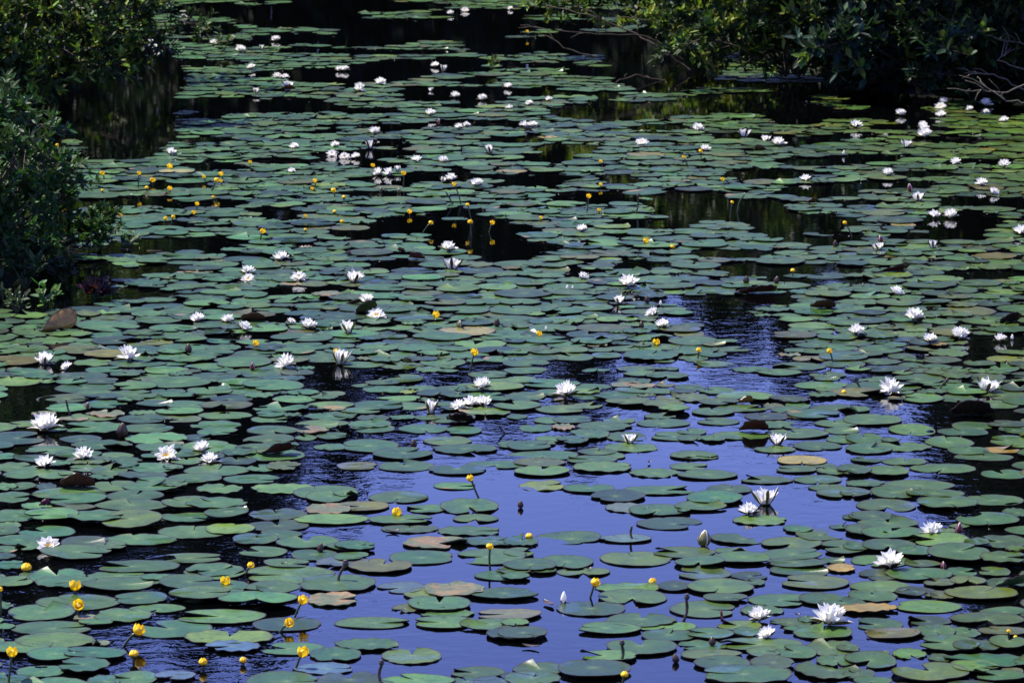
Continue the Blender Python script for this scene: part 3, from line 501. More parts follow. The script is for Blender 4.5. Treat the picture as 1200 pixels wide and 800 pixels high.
def lily_meshes(form, seed):
    "petals, sepals and stamens of a lily one unit across"
    g = random.Random(seed); P, S, T = MB(), MB(), MB()
    j = lambda s: g.gauss(0, s)
    spec = {'open': ((8, .52, .23, .38), (8, .52, .24, .68), (8, .50, .21, .95), (6, .42, .17, 1.2)),
            'eye': ((8, .52, .24, .28), (8, .48, .23, .60)),
            'star': ((5, .54, .20, .22), (6, .56, .20, .66), (6, .54, .19, 1.0), (4, .48, .16, 1.25)),
            'cup': ((7, .42, .23, .86), (7, .42, .22, 1.0), (6, .40, .20, 1.15), (5, .36, .17, 1.3)),
            'half': ((6, .48, .24, 1.12), (6, .46, .22, 1.25), (5, .42, .18, 1.4))}[form]
    for wi, (n, L, W, el) in enumerate(spec):
        a0 = g.uniform(0, 6.3)
        for k in range(n):
            petal_into(P, L * (1 + j(.06)), W * (1 + j(.08)), el + j(.10), a0 + 2 * PI * (k + j(.12)) / n, .38 + j(.12), .55, {'cup': .15 - .035 * wi, 'half': .12 - .03 * wi}.get(form, .02))
    sel = {'open': .10, 'eye': .03, 'star': .06, 'cup': .74, 'half': .95}[form]
    a0 = g.uniform(0, 6.3)
    for k in range(4):
        petal_into(S, .54 * (1 + j(.05)), .13 if form in ('cup', 'half') else .18, sel + j(.10), a0 + PI / 2 * k, .30 if form in ('open', 'eye', 'star') else .45, .5, {'cup': .17, 'half': .14}.get(form, .03), 0, 1)
    S.lathe([(.001, -.03), (.15, -.025), (.17, .0), (.15, .02)] if form in ('cup', 'half') else [(.001, -.05), (.03, -.045), (.045, -.01), (.03, .02), (.02, .03)], 8, None, 1)
    hi = {'open': .26, 'eye': .20, 'star': .22, 'cup': .22, 'half': .2}[form]
    for k in range(34):
        a = g.uniform(0, 6.3); r = g.uniform(.02, .16 if form == 'eye' else .11); z = hi * g.uniform(.7, 1.1)
        T.tube([(math.cos(a) * .03, math.sin(a) * .03, .03), (math.cos(a) * r * 1.25, math.sin(a) * r * 1.25, z * .7), (math.cos(a) * r, math.sin(a) * r, z)], [.012, .012, .010], 4)
    T.lathe([(.001, .02), (.06, .04), (.075, .10), (.06, .13), (.001, .14)], 10)
    return P.mesh('petals', PETAL), S.mesh('sepals', [PETAL, SEPAL if seed % 3 else SEPALB]), T.mesh('stamens', STAMEN)
LILY = {f: [lily_meshes(f, 10 * i + k) for k in range(4)] for i, f in enumerate(('open', 'eye', 'star', 'cup', 'half'))}
def parse(s, n):
    s = '|'.join(e + ',' * max(0, n - 1 - e.count(',')) for e in s.split('|'))
    return [[x if i >= n - 1 or not x.replace('.', '').replace('-', '').isdigit() else float(x) for i, x in enumerate(e.split(',', n - 1))] for e in s.split('|')]
white = []
for px, py, w, form, lab in parse(WHITE, 5):
    p = ground(px, py - 1.0); white.append(dict(x=p.x, y=p.y, w=w / ppm(p), form=form, lab=lab.strip(), px=px, py=py))
    if lab.strip(): LAND.append((p.x, p.y, lab.strip()))
yellow = []
for hx, hy, w, fx, fy, form, lab in parse(YELLOW, 7):
    p = ground(fx, fy)
    if abs(hy - fy) < 2: fy = hy + 4; p = ground(fx, fy)
    yellow.append(dict(x=p.x, y=p.y, hx=hx, hy=hy, w=w / ppm(p), form=form, lab=lab.strip(), px=fx, py=fy))
    if lab.strip(): LAND.append((p.x, p.y, lab.strip()))
curls = []
for px, py, w, h, colr, lab in parse(CURL, 6):
    p = ground(px, py); curls.append(dict(x=p.x, y=p.y, w=w / ppm(p), h=h / ppm(p), c=colr, lab=lab.strip()))
    if lab.strip(): LAND.append((p.x, p.y, lab.strip()))
buds = []
for px, py, h, form, lab in parse(BUDS, 5):
    p = ground(px, py); buds.append(dict(x=p.x, y=p.y, h=h / ppm(p), form=form, lab=lab.strip()))
    if lab.strip(): LAND.append((p.x, p.y, lab.strip()))
pods = []
for ax, ay, fx, fy, sz, lab in parse(PODS, 6):
    if ax == fx and ay == fy: continue
    p = ground(fx, fy); pods.append(dict(x=p.x, y=p.y, ax=ax, ay=ay, s=sz / ppm(p), lab=lab.strip()))
    if lab.strip(): LAND.append((p.x, p.y, lab.strip()))

LOOK = {'open': 'open white lily', 'eye': 'white lily showing its yellow heart', 'star': 'white lily with few petals', 'cup': 'cupped white lily', 'half': 'half-closed white lily', 'lean': 'white lily tilted sideways'}
for i, f in enumerate(white):
    t = empty('white_water_lily', (f['x'], f['y'], pad_top(f['x'], f['y']) + .05 * f['w']))
    form = 'open' if f['form'] == 'lean' else f['form']
    pm, sm, tm = LILY[form][i % 4]
    for nm, me in (('petals', pm), ('sepals', sm), ('stamens', tm)):
        o = bpy.data.objects.new(nm, me); COL.objects.link(o); o.parent = t
    grow = {'cup': 1.62, 'half': 1.75}.get(form, 1.12)
    t.scale = (f['w'] * grow, f['w'] * grow, f['w'] * grow * (1.18 if form in ('open', 'star') else .95))
    t.rotation_euler = (R.gauss(.10, .08), R.gauss(0, .08), R.uniform(-.5, .5) + (i * 1.7) % 6.28)
    if f['form'] in ('lean', 'eye'):
        sg = -1 if R.random() < .5 else 1
        t.rotation_mode = 'XYZ'
        M = (Matrix.Rotation(.5 * sg, 4, 'Y') if f['form'] == 'lean' else Matrix.Rotation(.52, 4, 'X')) @ Matrix.Rotation(R.uniform(0, 6), 4, 'Z')
        t.rotation_euler = M.to_euler()
    lab = f['lab'] or relate(f, white, LOOK[f['form']])
    tag(t, lab, 'water lily', 'white water lilies open on the pond')

# ------------------------------------------------------------------ yellow pond lilies
def globe_meshes(form, seed):
    g = random.Random(seed); S, D, G = MB(), MB(), MB()
    close = {'ball': .34, 'cup': .10, 'tip': .26, 'bud': .46, 'ring': .02}[form]
    for k in range(5):
        a0 = 2 * PI * k / 5 + g.uniform(-.1, .1); nu, nv = 6, 5; vs, fs = [], []
        for i in range(nu + 1):
            u = i / nu; z = -.42 + .86 * u
            r = .5 * math.sqrt(max(0, 1 - (max(0, 1 - u * 1.55)) ** 2)) * (1 - close * max(0, (u - .45) / .55) ** 2 * 1.5)
            half = (.72 * math.sin(PI * min(1, .15 + u * .70)) + .10) * (1.0 if u < .85 else .82)
            if form == 'tip' and k == 1: z += .25 * max(0, u - .5)
            for j in range(nv + 1):
                t = (j / nv - .5) * 2
                vs.append(Vector((r * math.cos(a0 + half * t), r * math.sin(a0 + half * t), z - .10 * t * t * u + g.gauss(0, .006))))
        w = nv + 1
        for i in range(nu):
            for j in range(nv):
                a = i * w + j; fs.append((a, a + 1, a + w + 1, a + w))
        S.add(vs, fs)
    D.lathe([(.001, -.2), (.20, -.2), (.20, .08), (.25, .16), (.22, .19), (.10, .16), (.001, .17)], 12)
    G.lathe([(.001, -.5), (.10, -.48), (.30, -.36), (.43, -.20), (.47, -.08)] if form == 'bud' else [(.001, -.5), (.10, -.48), (.26, -.38), (.34, -.30)], 10)
    return S.mesh('yellow_sepals', YELLOWM), D.mesh('stigma_disc', DISCM), G.mesh('green_base', YGREEN if form != 'bud' else SEPAL)
GLOBE = {f: [globe_meshes(f, 100 + 7 * i + k) for k in range(3)] for i, f in enumerate(('ball', 'cup', 'tip', 'bud', 'ring'))}
YLOOK = {'ball': 'round yellow flower', 'cup': 'yellow cup flower', 'tip': 'pointed yellow flower', 'bud': 'small yellow bud', 'ring': 'ring-like yellow flower'}
for i, f in enumerate(yellow):
    t = empty('yellow_pond_lily', (f['x'], f['y'], 0))
    head = at_depth(f['hx'], f['hy'], f['y']) - Vector((f['x'], f['y'], 0))
    head.z = max(head.z, f['w'] * .42)
    lean = Vector((head.x, 0, head.z)).normalized()
    st = MB(); rs = max(.0045, f['w'] * .11)
    mid = head * .5 + Vector((R.uniform(-.12, .12) * head.length, R.uniform(-.05, .05) * head.length, 0))
    p0 = Vector((0, 0, -.05)); pts = []
    for k in range(7):
        u = k / 6; pts.append((1 - u) ** 2 * Vector((0, 0, -.04)) + 2 * u * (1 - u) * mid + u * u * (head - lean * f['w'] * .4))
    st.tube(pts, [rs] * 7, 7)
    st.obj('stalk', STEMM, t)
    hd = bpy.data.objects.new('flower_head', GLOBE[f['form']][i % 3][0]); COL.objects.link(hd); hd.parent = t
    hd.location = head; hd.scale = (f['w'] * (1.0 if f['py'] > 420 else .84),) * 3
    tip = Vector((head.x * .8, -.06 + R.gauss(0, .06), .5)) if f['form'] != 'ring' else Vector((.05, -.75, .6))
    hd.rotation_euler = (tip.normalized().to_track_quat('Z', 'Y').to_matrix() @ Matrix.Rotation(R.uniform(0, 6), 3, 'Z')).to_euler()
    for nm, me in (('stigma_disc', GLOBE[f['form']][i % 3][1]), ('green_base', GLOBE[f['form']][i % 3][2])):
        o = bpy.data.objects.new(nm, me); COL.objects.link(o); o.parent = hd
    tag(t, f['lab'] or relate(f, yellow, YLOOK[f['form']]), 'pond lily', 'yellow pond lilies standing over the pads')

# ------------------------------------------------------------------ buds, pods on bare stalks
for i, f in enumerate(buds):
    nm = {'white': 'white_lily_bud', 'green': 'green_lily_bud', 'brown': 'brown_lily_bud', 'red': 'red_lily_bud'}[f['form']]
    t = empty(nm, (f['x'], f['y'], pad_top(f['x'], f['y']))); h = f['h']
    wd = h * {'white': .24, 'green': .36, 'brown': .34, 'red': .30}[f['form']]
    a, b = MB(), MB()
    prof = [(.001, 0), (wd * .7, h * .08), (wd, h * .3), (wd * .95, h * .5), (wd * .62, h * .78), (wd * .25, h * .95), (.001, h)]
    a.lathe(prof, 12); 
    for k in range(4):                                               # four sepals, parted to show what is inside
        vs, fs = [], []; a0 = k * PI / 2 + .5; half = .50 if f['form'] == 'white' else .66
        top = .35 if f['form'] == 'white' else 1.0
        for q in range(7):
            u = q / 6 * top; j0 = min(5, int(u * 6)); fr = u * 6 - j0
            r = (prof[j0][0] * (1 - fr) + prof[min(6, j0 + 1)][0] * fr) * 1.07 + .0008; z = prof[j0][1] * (1 - fr) + prof[min(6, j0 + 1)][1] * fr
            hf = half * (1 if q < 4 else (6.2 - q) / 2.6)
            for j in range(4):
                th = a0 + hf * (j / 1.5 - 1); vs.append((r * math.cos(th), r * math.sin(th), z))
        for q in range(6):
            for j in range(3): c = q * 4 + j; fs.append((c, c + 1, c + 5, c + 4))
        b.add(vs, fs)
    stk = MB(); stk.tube([(0, 0, -.05), (.002, 0, .002 + h * .05)], [max(.004, wd * .4)] * 2, 7)
    a.obj('closed_petals', PETAL if f['form'] != 'brown' else SEPAL, t)
    b.obj('sepals', {'white': SEPALB, 'green': SEPAL, 'brown': SEPALB, 'red': REDBUD}[f['form']], t)
    stk.obj('stalk', STEMM, t)
    t.rotation_euler = (R.gauss(0, .15), R.gauss(0, .18), R.uniform(0, 6))
    tag(t, f['lab'] or relate(f, buds, {'white': 'tiny white bud', 'green': 'small green bud', 'brown': 'small brown bud', 'red': 'small reddish bud'}[f['form']]), 'flower bud', 'lily buds among the pads')
for i, f in enumerate(pods):
    t = empty('seed_pod' if f['s'] else 'bare_stalk', (f['x'], f['y'], 0))
    head = at_depth(f['ax'], f['ay'], f['y']) - Vector((f['x'], f['y'], 0))
    st = MB(); kink = R.uniform(-.25, .25) * head.length
    pts = [Vector((0, 0, -.05)), Vector((0, 0, 0)), head * .35 + Vector((kink * .4, 0, 0)), head * .6 + Vector((kink * .35, .01, 0)), head * .85, head]
    rs = .0062 if f['s'] else .0052
    st.tube(pts, [rs, rs, rs * .95, rs * 1.1, rs * .9, rs * .9], 7)
    red = 'reddish' in f['lab']
    st.obj('stalk', STEMR if red else (STEMB if 'dark' in f['lab'] or 'black' in f['lab'] else STEMM), t)
    if f['s']:
        pd = MB(); s = f['s'] * .62
        M = Matrix.Translation(head) @ Matrix.Rotation(R.uniform(-.3, .3), 4, 'Y')
        pd.lathe([(.001, -s), (s * .6, -s * .8), (s * .9, -.1 * s), (s * .75, s * .5), (s * .5, s * .7), (s * .72, s * .9), (s * .5, s), (.001, s * .95)], 10, None, 0, M)
        pd.obj('pod', STEMB, t)
    tag(t, f['lab'] or relate(f, pods, 'small pod on short stalk'), 'seed pod' if f['s'] else 'stalk', 'bare stalks above the pads')

# ------------------------------------------------------------------ folded pads, withered pads
CC = {'tan': (.34, .19, .055), 'brown': (.10, .045, .02), 'dark': (.028, .016, .010), 'rust': (.085, .022, .014), 'ochre': (.30, .15, .02), 'olive': (.05, .06, .014), 'pink': (.22, .02, .06), 'green': (.05, .10, .03)}
CW = {'tan': 'tan pad', 'brown': 'brown pad', 'dark': 'dark pad', 'rust': 'reddish pad', 'ochre': 'ochre pad', 'olive': 'olive pad', 'pink': 'pink pad edge', 'green': 'green pad'}
for i, f in enumerate(curls):
    g = random.Random(500 + i); mb = MB(); rx = f['w'] / 2
    ry = max(min(rx * .9, f['h'] * 1.6), rx * .5)
    if f['c'] == 'tan': ry = rx * .56
    A = 2.08 if f['c'] == 'tan' else .45 + 1.3 * f['h'] / f['w']
    pad_into(mb, rx, ry, CC[f['c']] if f['c'] in ('olive', 'green') else GREEN['g'], PI / 2 + g.uniform(-.7, .7), g, 36, crumple=0 if f['c'] == 'tan' else .006, bend=(-PI / 2 + g.uniform(-.7, .7), -ry * (.5 if f['c'] == 'tan' else g.uniform(.1, .5)), A, ry * (.32 if f['c'] == 'tan' else g.uniform(.4, .8))), under=CC[f['c']])
    o = mb.obj('curled_lily_pad', PADM, None, (f['x'], f['y'] + ry * .3, pad_top(f['x'], f['y']) + .012))
    tag(o, f['lab'] + ('' if len(f['lab'].split()) > 3 else ' on the pond') if f['lab'] else relate(f, curls, CW[f['c']] + ' with raised rim'), 'curled pad', 'lily pads with raised or folded sides')
withered = []
for e in WITHER.split('|'):
    x0, x1, y0, y1, lab = e.split(',', 4); x0, x1, y0, y1 = map(float, (x0, x1, y0, y1))
    a, b, c = ground((x0 + x1) / 2, y0), ground((x0 + x1) / 2, y1), ground((x0 + x1) / 2, (y0 + y1) / 2)
    rx = (x1 - x0) / 2 / ppm(c); withered.append(dict(x=c.x, y=c.y, rx=rx, ry=min(max((a.y - b.y) / 2, rx * .3), rx), lab=lab))
for p in PADS:
    if p['t'] in 'xb': withered.append(dict(x=p['x'], y=p['y'], rx=p['rx'], ry=p['ry'], lab=''))
for i, f in enumerate(withered):
    g = random.Random(900 + i); mb = MB()
    pad_into(mb, f['rx'], f['ry'], g.choice([(.22, .15, .07), (.24, .10, .03), (.19, .14, .10), (.20, .16, .04), (.15, .10, .05)]), g.uniform(0, 6), g, 40, crumple=min(.005, f['ry'] * .035))
    o = mb.obj('withered_lily_pad', WITHM, None, (f['x'], f['y'], pad_top(f['x'], f['y']) + .003))
    tag(o, f['lab'] or relate(f, withered, 'withered tan pad'), 'withered pad', 'withered lily pads')
for i, (px, py, w, an, lab) in enumerate(((643, 709, 26, .5, 'dark slender leaf floating between pads near white bud'), (622, 759, 22, -.1, 'dark narrow leaf floating alone on blue water'), (761, 543, 9, .3, 'small dark leaf scrap by the central cup lily'), (333, 662, 9, .2, 'dark leaf scrap in the left ripples'), (505, 712, 40, -.15, 'long dark sunken leaf beside the orange withered pad'), (935, 722, 7, 0, 'tiny dark leaf scrap between two pads'), (690, 668, 8, .1, 'tiny dark scrap on blue water above pads'), (460, 624, 16, 0, 'thin dark twig-like leaf on blue water'))):
    q = ground(px, py); L = w / ppm(q) / 2; mb = MB(); vs, fs = [], []
    for a in range(9):
        u = a / 4 - 1; hw = L * .16 * (1 - u * u) ** .7 + .0005
        for b in range(3): vs.append((u * L, (b - 1) * hw * 2.2, .004 + .006 * u * u + .004 * abs(b - 1)))
    for a in range(8):
        for b in range(2): c = a * 3 + b; fs.append((c, c + 3, c + 4, c + 1))
    mb.add(vs, fs); o = mb.obj('floating_leaf', STEMB, None, (q.x, q.y, .002)); o.rotation_euler = (0, 0, an * 4)
    tag(o, lab, 'floating leaf', 'dead leaves floating on the water')
PADS = [p for p in PADS if p['t'] not in 'xb']

# ------------------------------------------------------------------ the pads: the 300 that show largest one by one, the rest as one cover
seen = lambda p: -p['w'] * .35 < p['px'] < 1200 + p['w'] * .35 and p['py'] - p['h'] * .3 < 800
big = sorted((p for p in PADS if seen(p)), key=lambda p: -(p['w'] * p['h'] * (1.15 if p['traced'] else 1)))[:300]
ids = {id(p) for p in big}
cover = MB()
def sheen_tint_of(p):
    "sky sheen painted into the leaf colour: paler and bluer on the left, darker and yellower on the right"
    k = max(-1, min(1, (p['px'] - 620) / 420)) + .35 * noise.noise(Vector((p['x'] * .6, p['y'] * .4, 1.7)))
    d = 1 - .16 * k  # right-hand pads darkened in colour, as if mirroring less sky
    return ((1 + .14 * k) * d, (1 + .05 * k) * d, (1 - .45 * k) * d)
for i, p in enumerate(PADS):
    g = random.Random(3000 + i)
    ry = p['ry']
    if id(p) in ids:
        mb = MB(); pad_into(mb, p['rx'], ry, GREEN[p['t']], p['ang'], g, 44, sheen_tint=sheen_tint_of(p))
        o = mb.obj('lily_pad', PADM, None, (p['x'], p['y'], p['z']))
        lead = WORD[p['t']] + ' lily pad'
        if p['n']:
            lab = relate(p, PADS, WORD[p['t']] + ' pad ' + NWORD[p['n']])
            if len(lab.split()) > 16: lab = relate(p, PADS, lead)
        else: lab = relate(p, PADS, lead)
        tag(o, lab, 'lily pad', 'lily pads floating on the pond')
    else:
        pad_into(cover, p['rx'], ry, GREEN[p['t']], p['ang'], g, 30 if p['py'] > 380 else 20, (p['x'], p['y']), p['z'], sheen_tint=sheen_tint_of(p))
tag(cover.obj('lily_pad_cover', PADM), 'dense cover of small green lily pads across the far pond', 'lily pads', None, 'stuff')
print('PADS', len(PADS), 'cover verts', len(cover.v))
# ------------------------------------------------------------------ water and banks
POND = [(-4.2, 4), (-4.6, 12), (-4.3, 18), (-3.5, 21.6), (-3.12, 22.7), (-3.02, 23.6), (-3.15, 24.8), (-3.8, 26.2), (-4.6, 29), (-4.75, 33), (-4.9, 36), (-5.0, 40), (-5.6, 46), (-5.0, 51.5), (-2, 52.5), (1.2, 52), (2.6, 47), (2.7, 40), (2.4, 37.4), (2.9, 35.4), (4.2, 34.4), (6.2, 33.6), (8, 32), (8.6, 25), (8.6, 4)]
def pond_sd(x, y):
    "metres to the shoreline, negative on the water"
    best = 1e9; inside = False; n = len(POND)
    for i in range(n):
        ax, ay = POND[i]; bx, by = POND[(i + 1) % n]
        ex, ey = bx - ax, by - ay; t = max(0, min(1, ((x - ax) * ex + (y - ay) * ey) / (ex * ex + ey * ey)))
        best = min(best, math.hypot(x - ax - t * ex, y - ay - t * ey))
        if (ay > y) != (by > y) and x < (bx - ax) * (y - ay) / (by - ay) + ax: inside = not inside
    return -best if inside else best
def land(x, y):
    s = pond_sd(x, y)
    z = max(-.9, s * .5) if s < 0 else .05 + .30 * (1 - math.exp(-s * .7)) + .012 * s
    z += .05 * noise.noise(Vector((x * .9, y * .9, 0))) + .02 * noise.noise(Vector((x * 4, y * 4, 5)))
    if y > 62: z += (min(y, 200) - 62) * .045
    return z
def grid_axis(core, lo, hi, step, far):
    a = [lo + i * step for i in range(int((hi - lo) / step) + 1)]
    k = step
    while a[-1] < far: k *= 1.35; a.append(a[-1] + k)
    k = step
    while a[0] > -far: k *= 1.35; a.insert(0, a[0] - k)
    return a
xs = grid_axis(0, -9, 10, .3, 900); ys = grid_axis(0, 3, 60, .35, 1200)
gm = MB(); gm.add([(x, y, land(x, y)) for y in ys for x in xs], [(j * len(xs) + i, j * len(xs) + i + 1, (j + 1) * len(xs) + i + 1, (j + 1) * len(xs) + i) for j in range(len(ys) - 1) for i in range(len(xs) - 1)])
tag(gm.obj('ground', ground_material()), 'dark soil of the pond banks', None, None, 'structure')
wm = MB(); wm.add([(-9, 3.2, 0), (10, 3.2, 0), (10, 54, 0), (-9, 54, 0)], [(0, 1, 2, 3)])
tag(wm.obj('water', WATERM), 'dark still pond water mirroring sky and trees', None, None, 'structure')

# ------------------------------------------------------------------ shrubs
def leaf_into(mb, p, d, up, L, W, col, fold=.25):
    d = d.normalized(); s = d.cross(up)
    s = s.normalized() if s.length > 1e-4 else d.orthogonal().normalized()
    n = s.cross(d)
    m1 = p + d * L * .5 - n * W * fold; tip = p + d * L - n * L * .12
    mb.add([p, p + d * L * .3 + s * W * .46, p + d * L * .68 + s * W * .40 - n * L * .03, tip, p + d * L * .68 - s * W * .40 - n * L * .03, p + d * L * .3 - s * W * .46, m1],
           [(0, 1, 6), (1, 2, 6), (2, 3, 6), (3, 4, 6), (4, 5, 6), (5, 0, 6)], col)
def rdir(g, zmin=-.4):
    while True:
        v = Vector((g.uniform(-1, 1), g.uniform(-1, 1), g.uniform(zmin, 1)))
        if .05 < v.length < 1: return v.normalized()
def shrub(label, base, stems, seed, leaf=.075, aspect=.42, twigs=(6, 10), twig_len=.45, greens=((.022, .045, .014), (.03, .06, .016), (.045, .075, .018)), bright=.12, bright_c=(.10, .15, .03), group='leafy shrubs along the pond bank', n_leaf=7, name='shrub', low=.12):
    """stems: list of lists of points relative to the base; twigs leave them all along and carry rosettes of leaves"""
    g = random.Random(seed); t = empty(name, base); st, lf = MB(), MB(); bz = base[2]
    def leaves_on(a, b, n):
        d = (b - a); c0 = g.choice(greens)
        br = g.random() < bright
        for k in range(n):
            u = .35 + .65 * k / n; q = a + d * u
            dd = (d.normalized() * .7 + rdir(g) * .9).normalized()
            col = tuple(x * g.uniform(.7, 1.3) for x in (bright_c if br else c0))
            leaf_into(lf, q, dd, Vector((g.gauss(0, .5), g.gauss(0, .5), 1)), leaf * g.uniform(.5, 1.3), leaf * aspect * g.uniform(.6, 1.15), col)
        for k in range(4):                                          # rosette at the tip
            w = 2 * PI * k / 4 + g.uniform(-.4, .4); o = d.normalized().orthogonal().normalized(); o2 = d.normalized().cross(o)
            dd = d.normalized() * .55 + (o * math.cos(w) + o2 * math.sin(w)) * .8 + Vector((0, 0, .3))
            col = tuple(x * g.uniform(.8, 1.35) for x in (bright_c if br else c0))
            leaf_into(lf, b, dd, Vector((g.gauss(0, .4), g.gauss(0, .4), 1)), leaf * g.uniform(.7, 1.15), leaf * aspect, col)
    for s in stems:
        pts = [Vector(p) for p in s]; r0 = .012 + .006 * g.random()
        fine = []
        for i in range(len(pts) - 1):
            for k in range(4): fine.append(pts[i].lerp(pts[i + 1], k / 4) + Vector((g.gauss(0, .012), g.gauss(0, .012), g.gauss(0, .012))))
        fine.append(pts[-1])
        st.tube(fine, [r0 * (1 - .75 * i / len(fine)) for i in range(len(fine))], 5)
        n = g.randint(*twigs) * (len(pts) - 1)
        for k in range(n):
            u = g.uniform(.12, 1); i = min(int(u * (len(fine) - 1)), len(fine) - 2)
            a = fine[i]; ax = (fine[i + 1] - fine[i]).normalized()
            dd = (ax * g.uniform(.2, 1.0) + rdir(g, -.5)).normalized(); L = twig_len * g.uniform(.35, 1.1)
            b = a + dd * L + Vector((0, 0, -.10 * L))
            if (b.z + bz) < low: b.z = low - bz + g.uniform(0, .1)
            st.tube([a, a.lerp(b, .5) + Vector((0, 0, .05 * L)), b], [.0045, .0035, .002], 4, None, 0, False)
            leaves_on(a, b, n_leaf)
            for q in range(2):
                a2 = a.lerp(b, g.uniform(.35, .8)); b2 = a2 + (dd * .6 + rdir(g, -.3)).normalized() * L * g.uniform(.3, .6)
                if (b2.z + bz) < low: b2.z = low - bz + g.uniform(0, .08)
                st.tube([a2, b2], [.003, .0015], 4, None, 0, False); leaves_on(a2, b2, max(3, n_leaf - 2))
    st.obj('branches', TWIG, t); lf.obj('foliage', LEAFM, t)
    return tag(t, label, 'shrub', group)
def fan(g, n, spread, height, lean=(0, 0), droop=.15, start=.25):
    out = []
    for k in range(n):
        a = 2 * PI * (k + g.uniform(-.3, .3)) / n; r = spread * g.uniform(.45, 1); h = height * (g.uniform(.6, 1.05) if k % 3 else g.uniform(.18, .45))
        x, y = math.cos(a), math.sin(a)
        sx, sy = x * start * spread * .3, y * start * spread * .3
        out.append([(sx, sy, -.05), (sx + x * r * .35 + lean[0] * .35, sy + y * r * .35 + lean[1] * .35, h * .55), (x * r * .8 + lean[0] * .8, y * r * .8 + lean[1] * .8, h * .92), (x * r * 1.15 + lean[0] * 1.1, y * r * 1.15 + lean[1] * 1.1, h * (1 - droop))])
    return out
G = random.Random(77)
def W(px, py): p = ground(px, py); return (p.x, p.y, max(0.0, land(p.x, p.y)))
EMER = ((.018, .046, .014), (.026, .062, .018), (.036, .078, .022))
DEEP = ((.010, .022, .010), (.014, .030, .012), (.018, .036, .016))
MIDG = ((.016, .032, .010), (.022, .044, .012), (.032, .055, .014))
# left bank: the big one that hangs over the far channel, the small-leaved one in front of it
shrub('dark leafy shrub overhanging the far left channel', (-4.85, 32.7, .1), fan(G, 15, 1.35, 1.6, (.55, -.1)) + [[(.1, -.1, 0), (.6, -.3, .5), (1.1, -.4, .55), (1.6, -.45, .36)], [(.1, -.1, 0), (.5, .1, .6), (1.1, .2, .7), (1.75, .25, .5)], [(.1, -.1, 0), (.3, -.5, .45), (.7, -.9, .5), (1.0, -1.2, .32)], [(.1, -.1, 0), (.7, -.1, .7), (1.3, -.2, .9), (1.9, -.2, .75)], [(.1, -.1, 0), (.4, -.4, .5), (.9, -.8, .6), (1.35, -.9, .4)], [(0, -.1, 0), (.1, -.5, .4), (.3, -.9, .45), (.5, -1.2, .3)]], 1, .095, .40, (10, 13), .42, MIDG, .38, (.13, .19, .025), low=.22)
shrub('shrub behind the overhanging one at far left', (-4.9, 35.4, .2), fan(G, 11, 1.25, 1.9, (.6, 0)), 2, .085, .40, (7, 10), .45, MIDG, .10, (.07, .11, .02), low=.2)
shrub('dense small-leaved shrub on the left bank', (-3.42, 23.2, .10), fan(G, 14, .60, 1.0, (.16, -.05), .2), 3, .066, .42, (8, 10), .28, EMER, .10, (.06, .12, .03), low=.06)
shrub('blue-green shrub behind the small-leaved one', (-3.72, 24.6, .12), fan(G, 10, .62, .95, (.2, 0), .2), 4, .062, .40, (9, 12), .30, EMER, .06, (.06, .12, .03), low=.08)
shrub('low leafy sprigs reaching from the left bank over water', (-2.80, 24.5, .04), [[(-.1, 0, 0), (.06, -.05, .16), (.20, -.08, .2)], [(-.1, 0, 0), (.02, .06, .12), (.16, .1, .2)], [(-.1, 0, 0), (.1, -.12, .12), (.22, -.2, .12)], [(-.2, -.3, 0), (-.1, -.5, .1), (0, -.7, .12)], [(-.25, -.3, 0), (-.25, -.6, .16), (-.15, -.9, .16)]], 5, .05, .5, (6, 8), .14, EMER, .15, (.07, .13, .03), low=.02)
# far right bank
shrub('arching light-leaved shrub reaching left from right bank', (2.75, 38.0, .1), [[(0, 0, 0), (-.55, -.2, .35), (-1.2, -.3, .50), (-2.0, -.2, .62), (-2.55, -.2, .70)], [(0, 0, 0), (-.5, -.3, .5), (-1.1, -.45, .66), (-1.9, -.5, .74), (-2.7, -.5, .62)], [(0, 0, 0), (-.4, .1, .55), (-.9, .2, .85), (-1.5, .1, .8), (-2.2, .1, .82)], [(0, 0, 0), (-.5, -.3, .2), (-1.1, -.3, .3), (-1.9, -.3, .36), (-2.5, -.3, .40)], [(0, 0, 0), (-.5, -.2, .3), (-.9, -.4, .45), (-1.4, -.5, .5)], [(0, 0, 0), (-.6, -.5, .22), (-1.2, -.8, .30), (-1.75, -.9, .34)], [(0, 0, 0), (-.5, -.6, .15), (-.9, -1.0, .2), (-1.3, -1.2, .3)], [(0, 0, 0), (-.7, -.1, .28), (-1.5, 0, .42), (-2.35, .1, .62)]], 6, .080, .40, (9, 11), .28, MIDG, .6, (.17, .23, .03), low=.10)
shrub('dark tangled shrub at the bend of the right bank', (2.6, 35.3, .1), fan(G, 15, 1.05, 1.8, (-.25, -.2), .25), 7, .100, .42, (7, 9), .42, MIDG, .30, (.12, .17, .028), low=.10)
shrub('dark shrub with large grey-green leaves on right bank', (3.70, 34.3, .1), fan(G, 15, 1.1, 1.9, (0, -.2), .25), 8, .125, .46, (6, 8), .45, ((.022, .045, .028), (.03, .06, .04), (.014, .028, .014)), .08, (.10, .15, .03), low=.12)
shrub('very dark shrub behind the white lilies at right', (4.75, 34.1, .1), fan(G, 15, 1.05, 1.8, (0, -.15), .25), 9, .105, .42, (6, 9), .45, MIDG, .10, (.09, .13, .025), low=.16)
shrub('dark shrub behind bare twigs at far right', (5.8, 34.3, .1), fan(G, 13, 1.05, 1.8, (0, -.1), .25), 10, .09, .42, (6, 9), .45, DEEP, .04, (.05, .08, .02), low=.18)
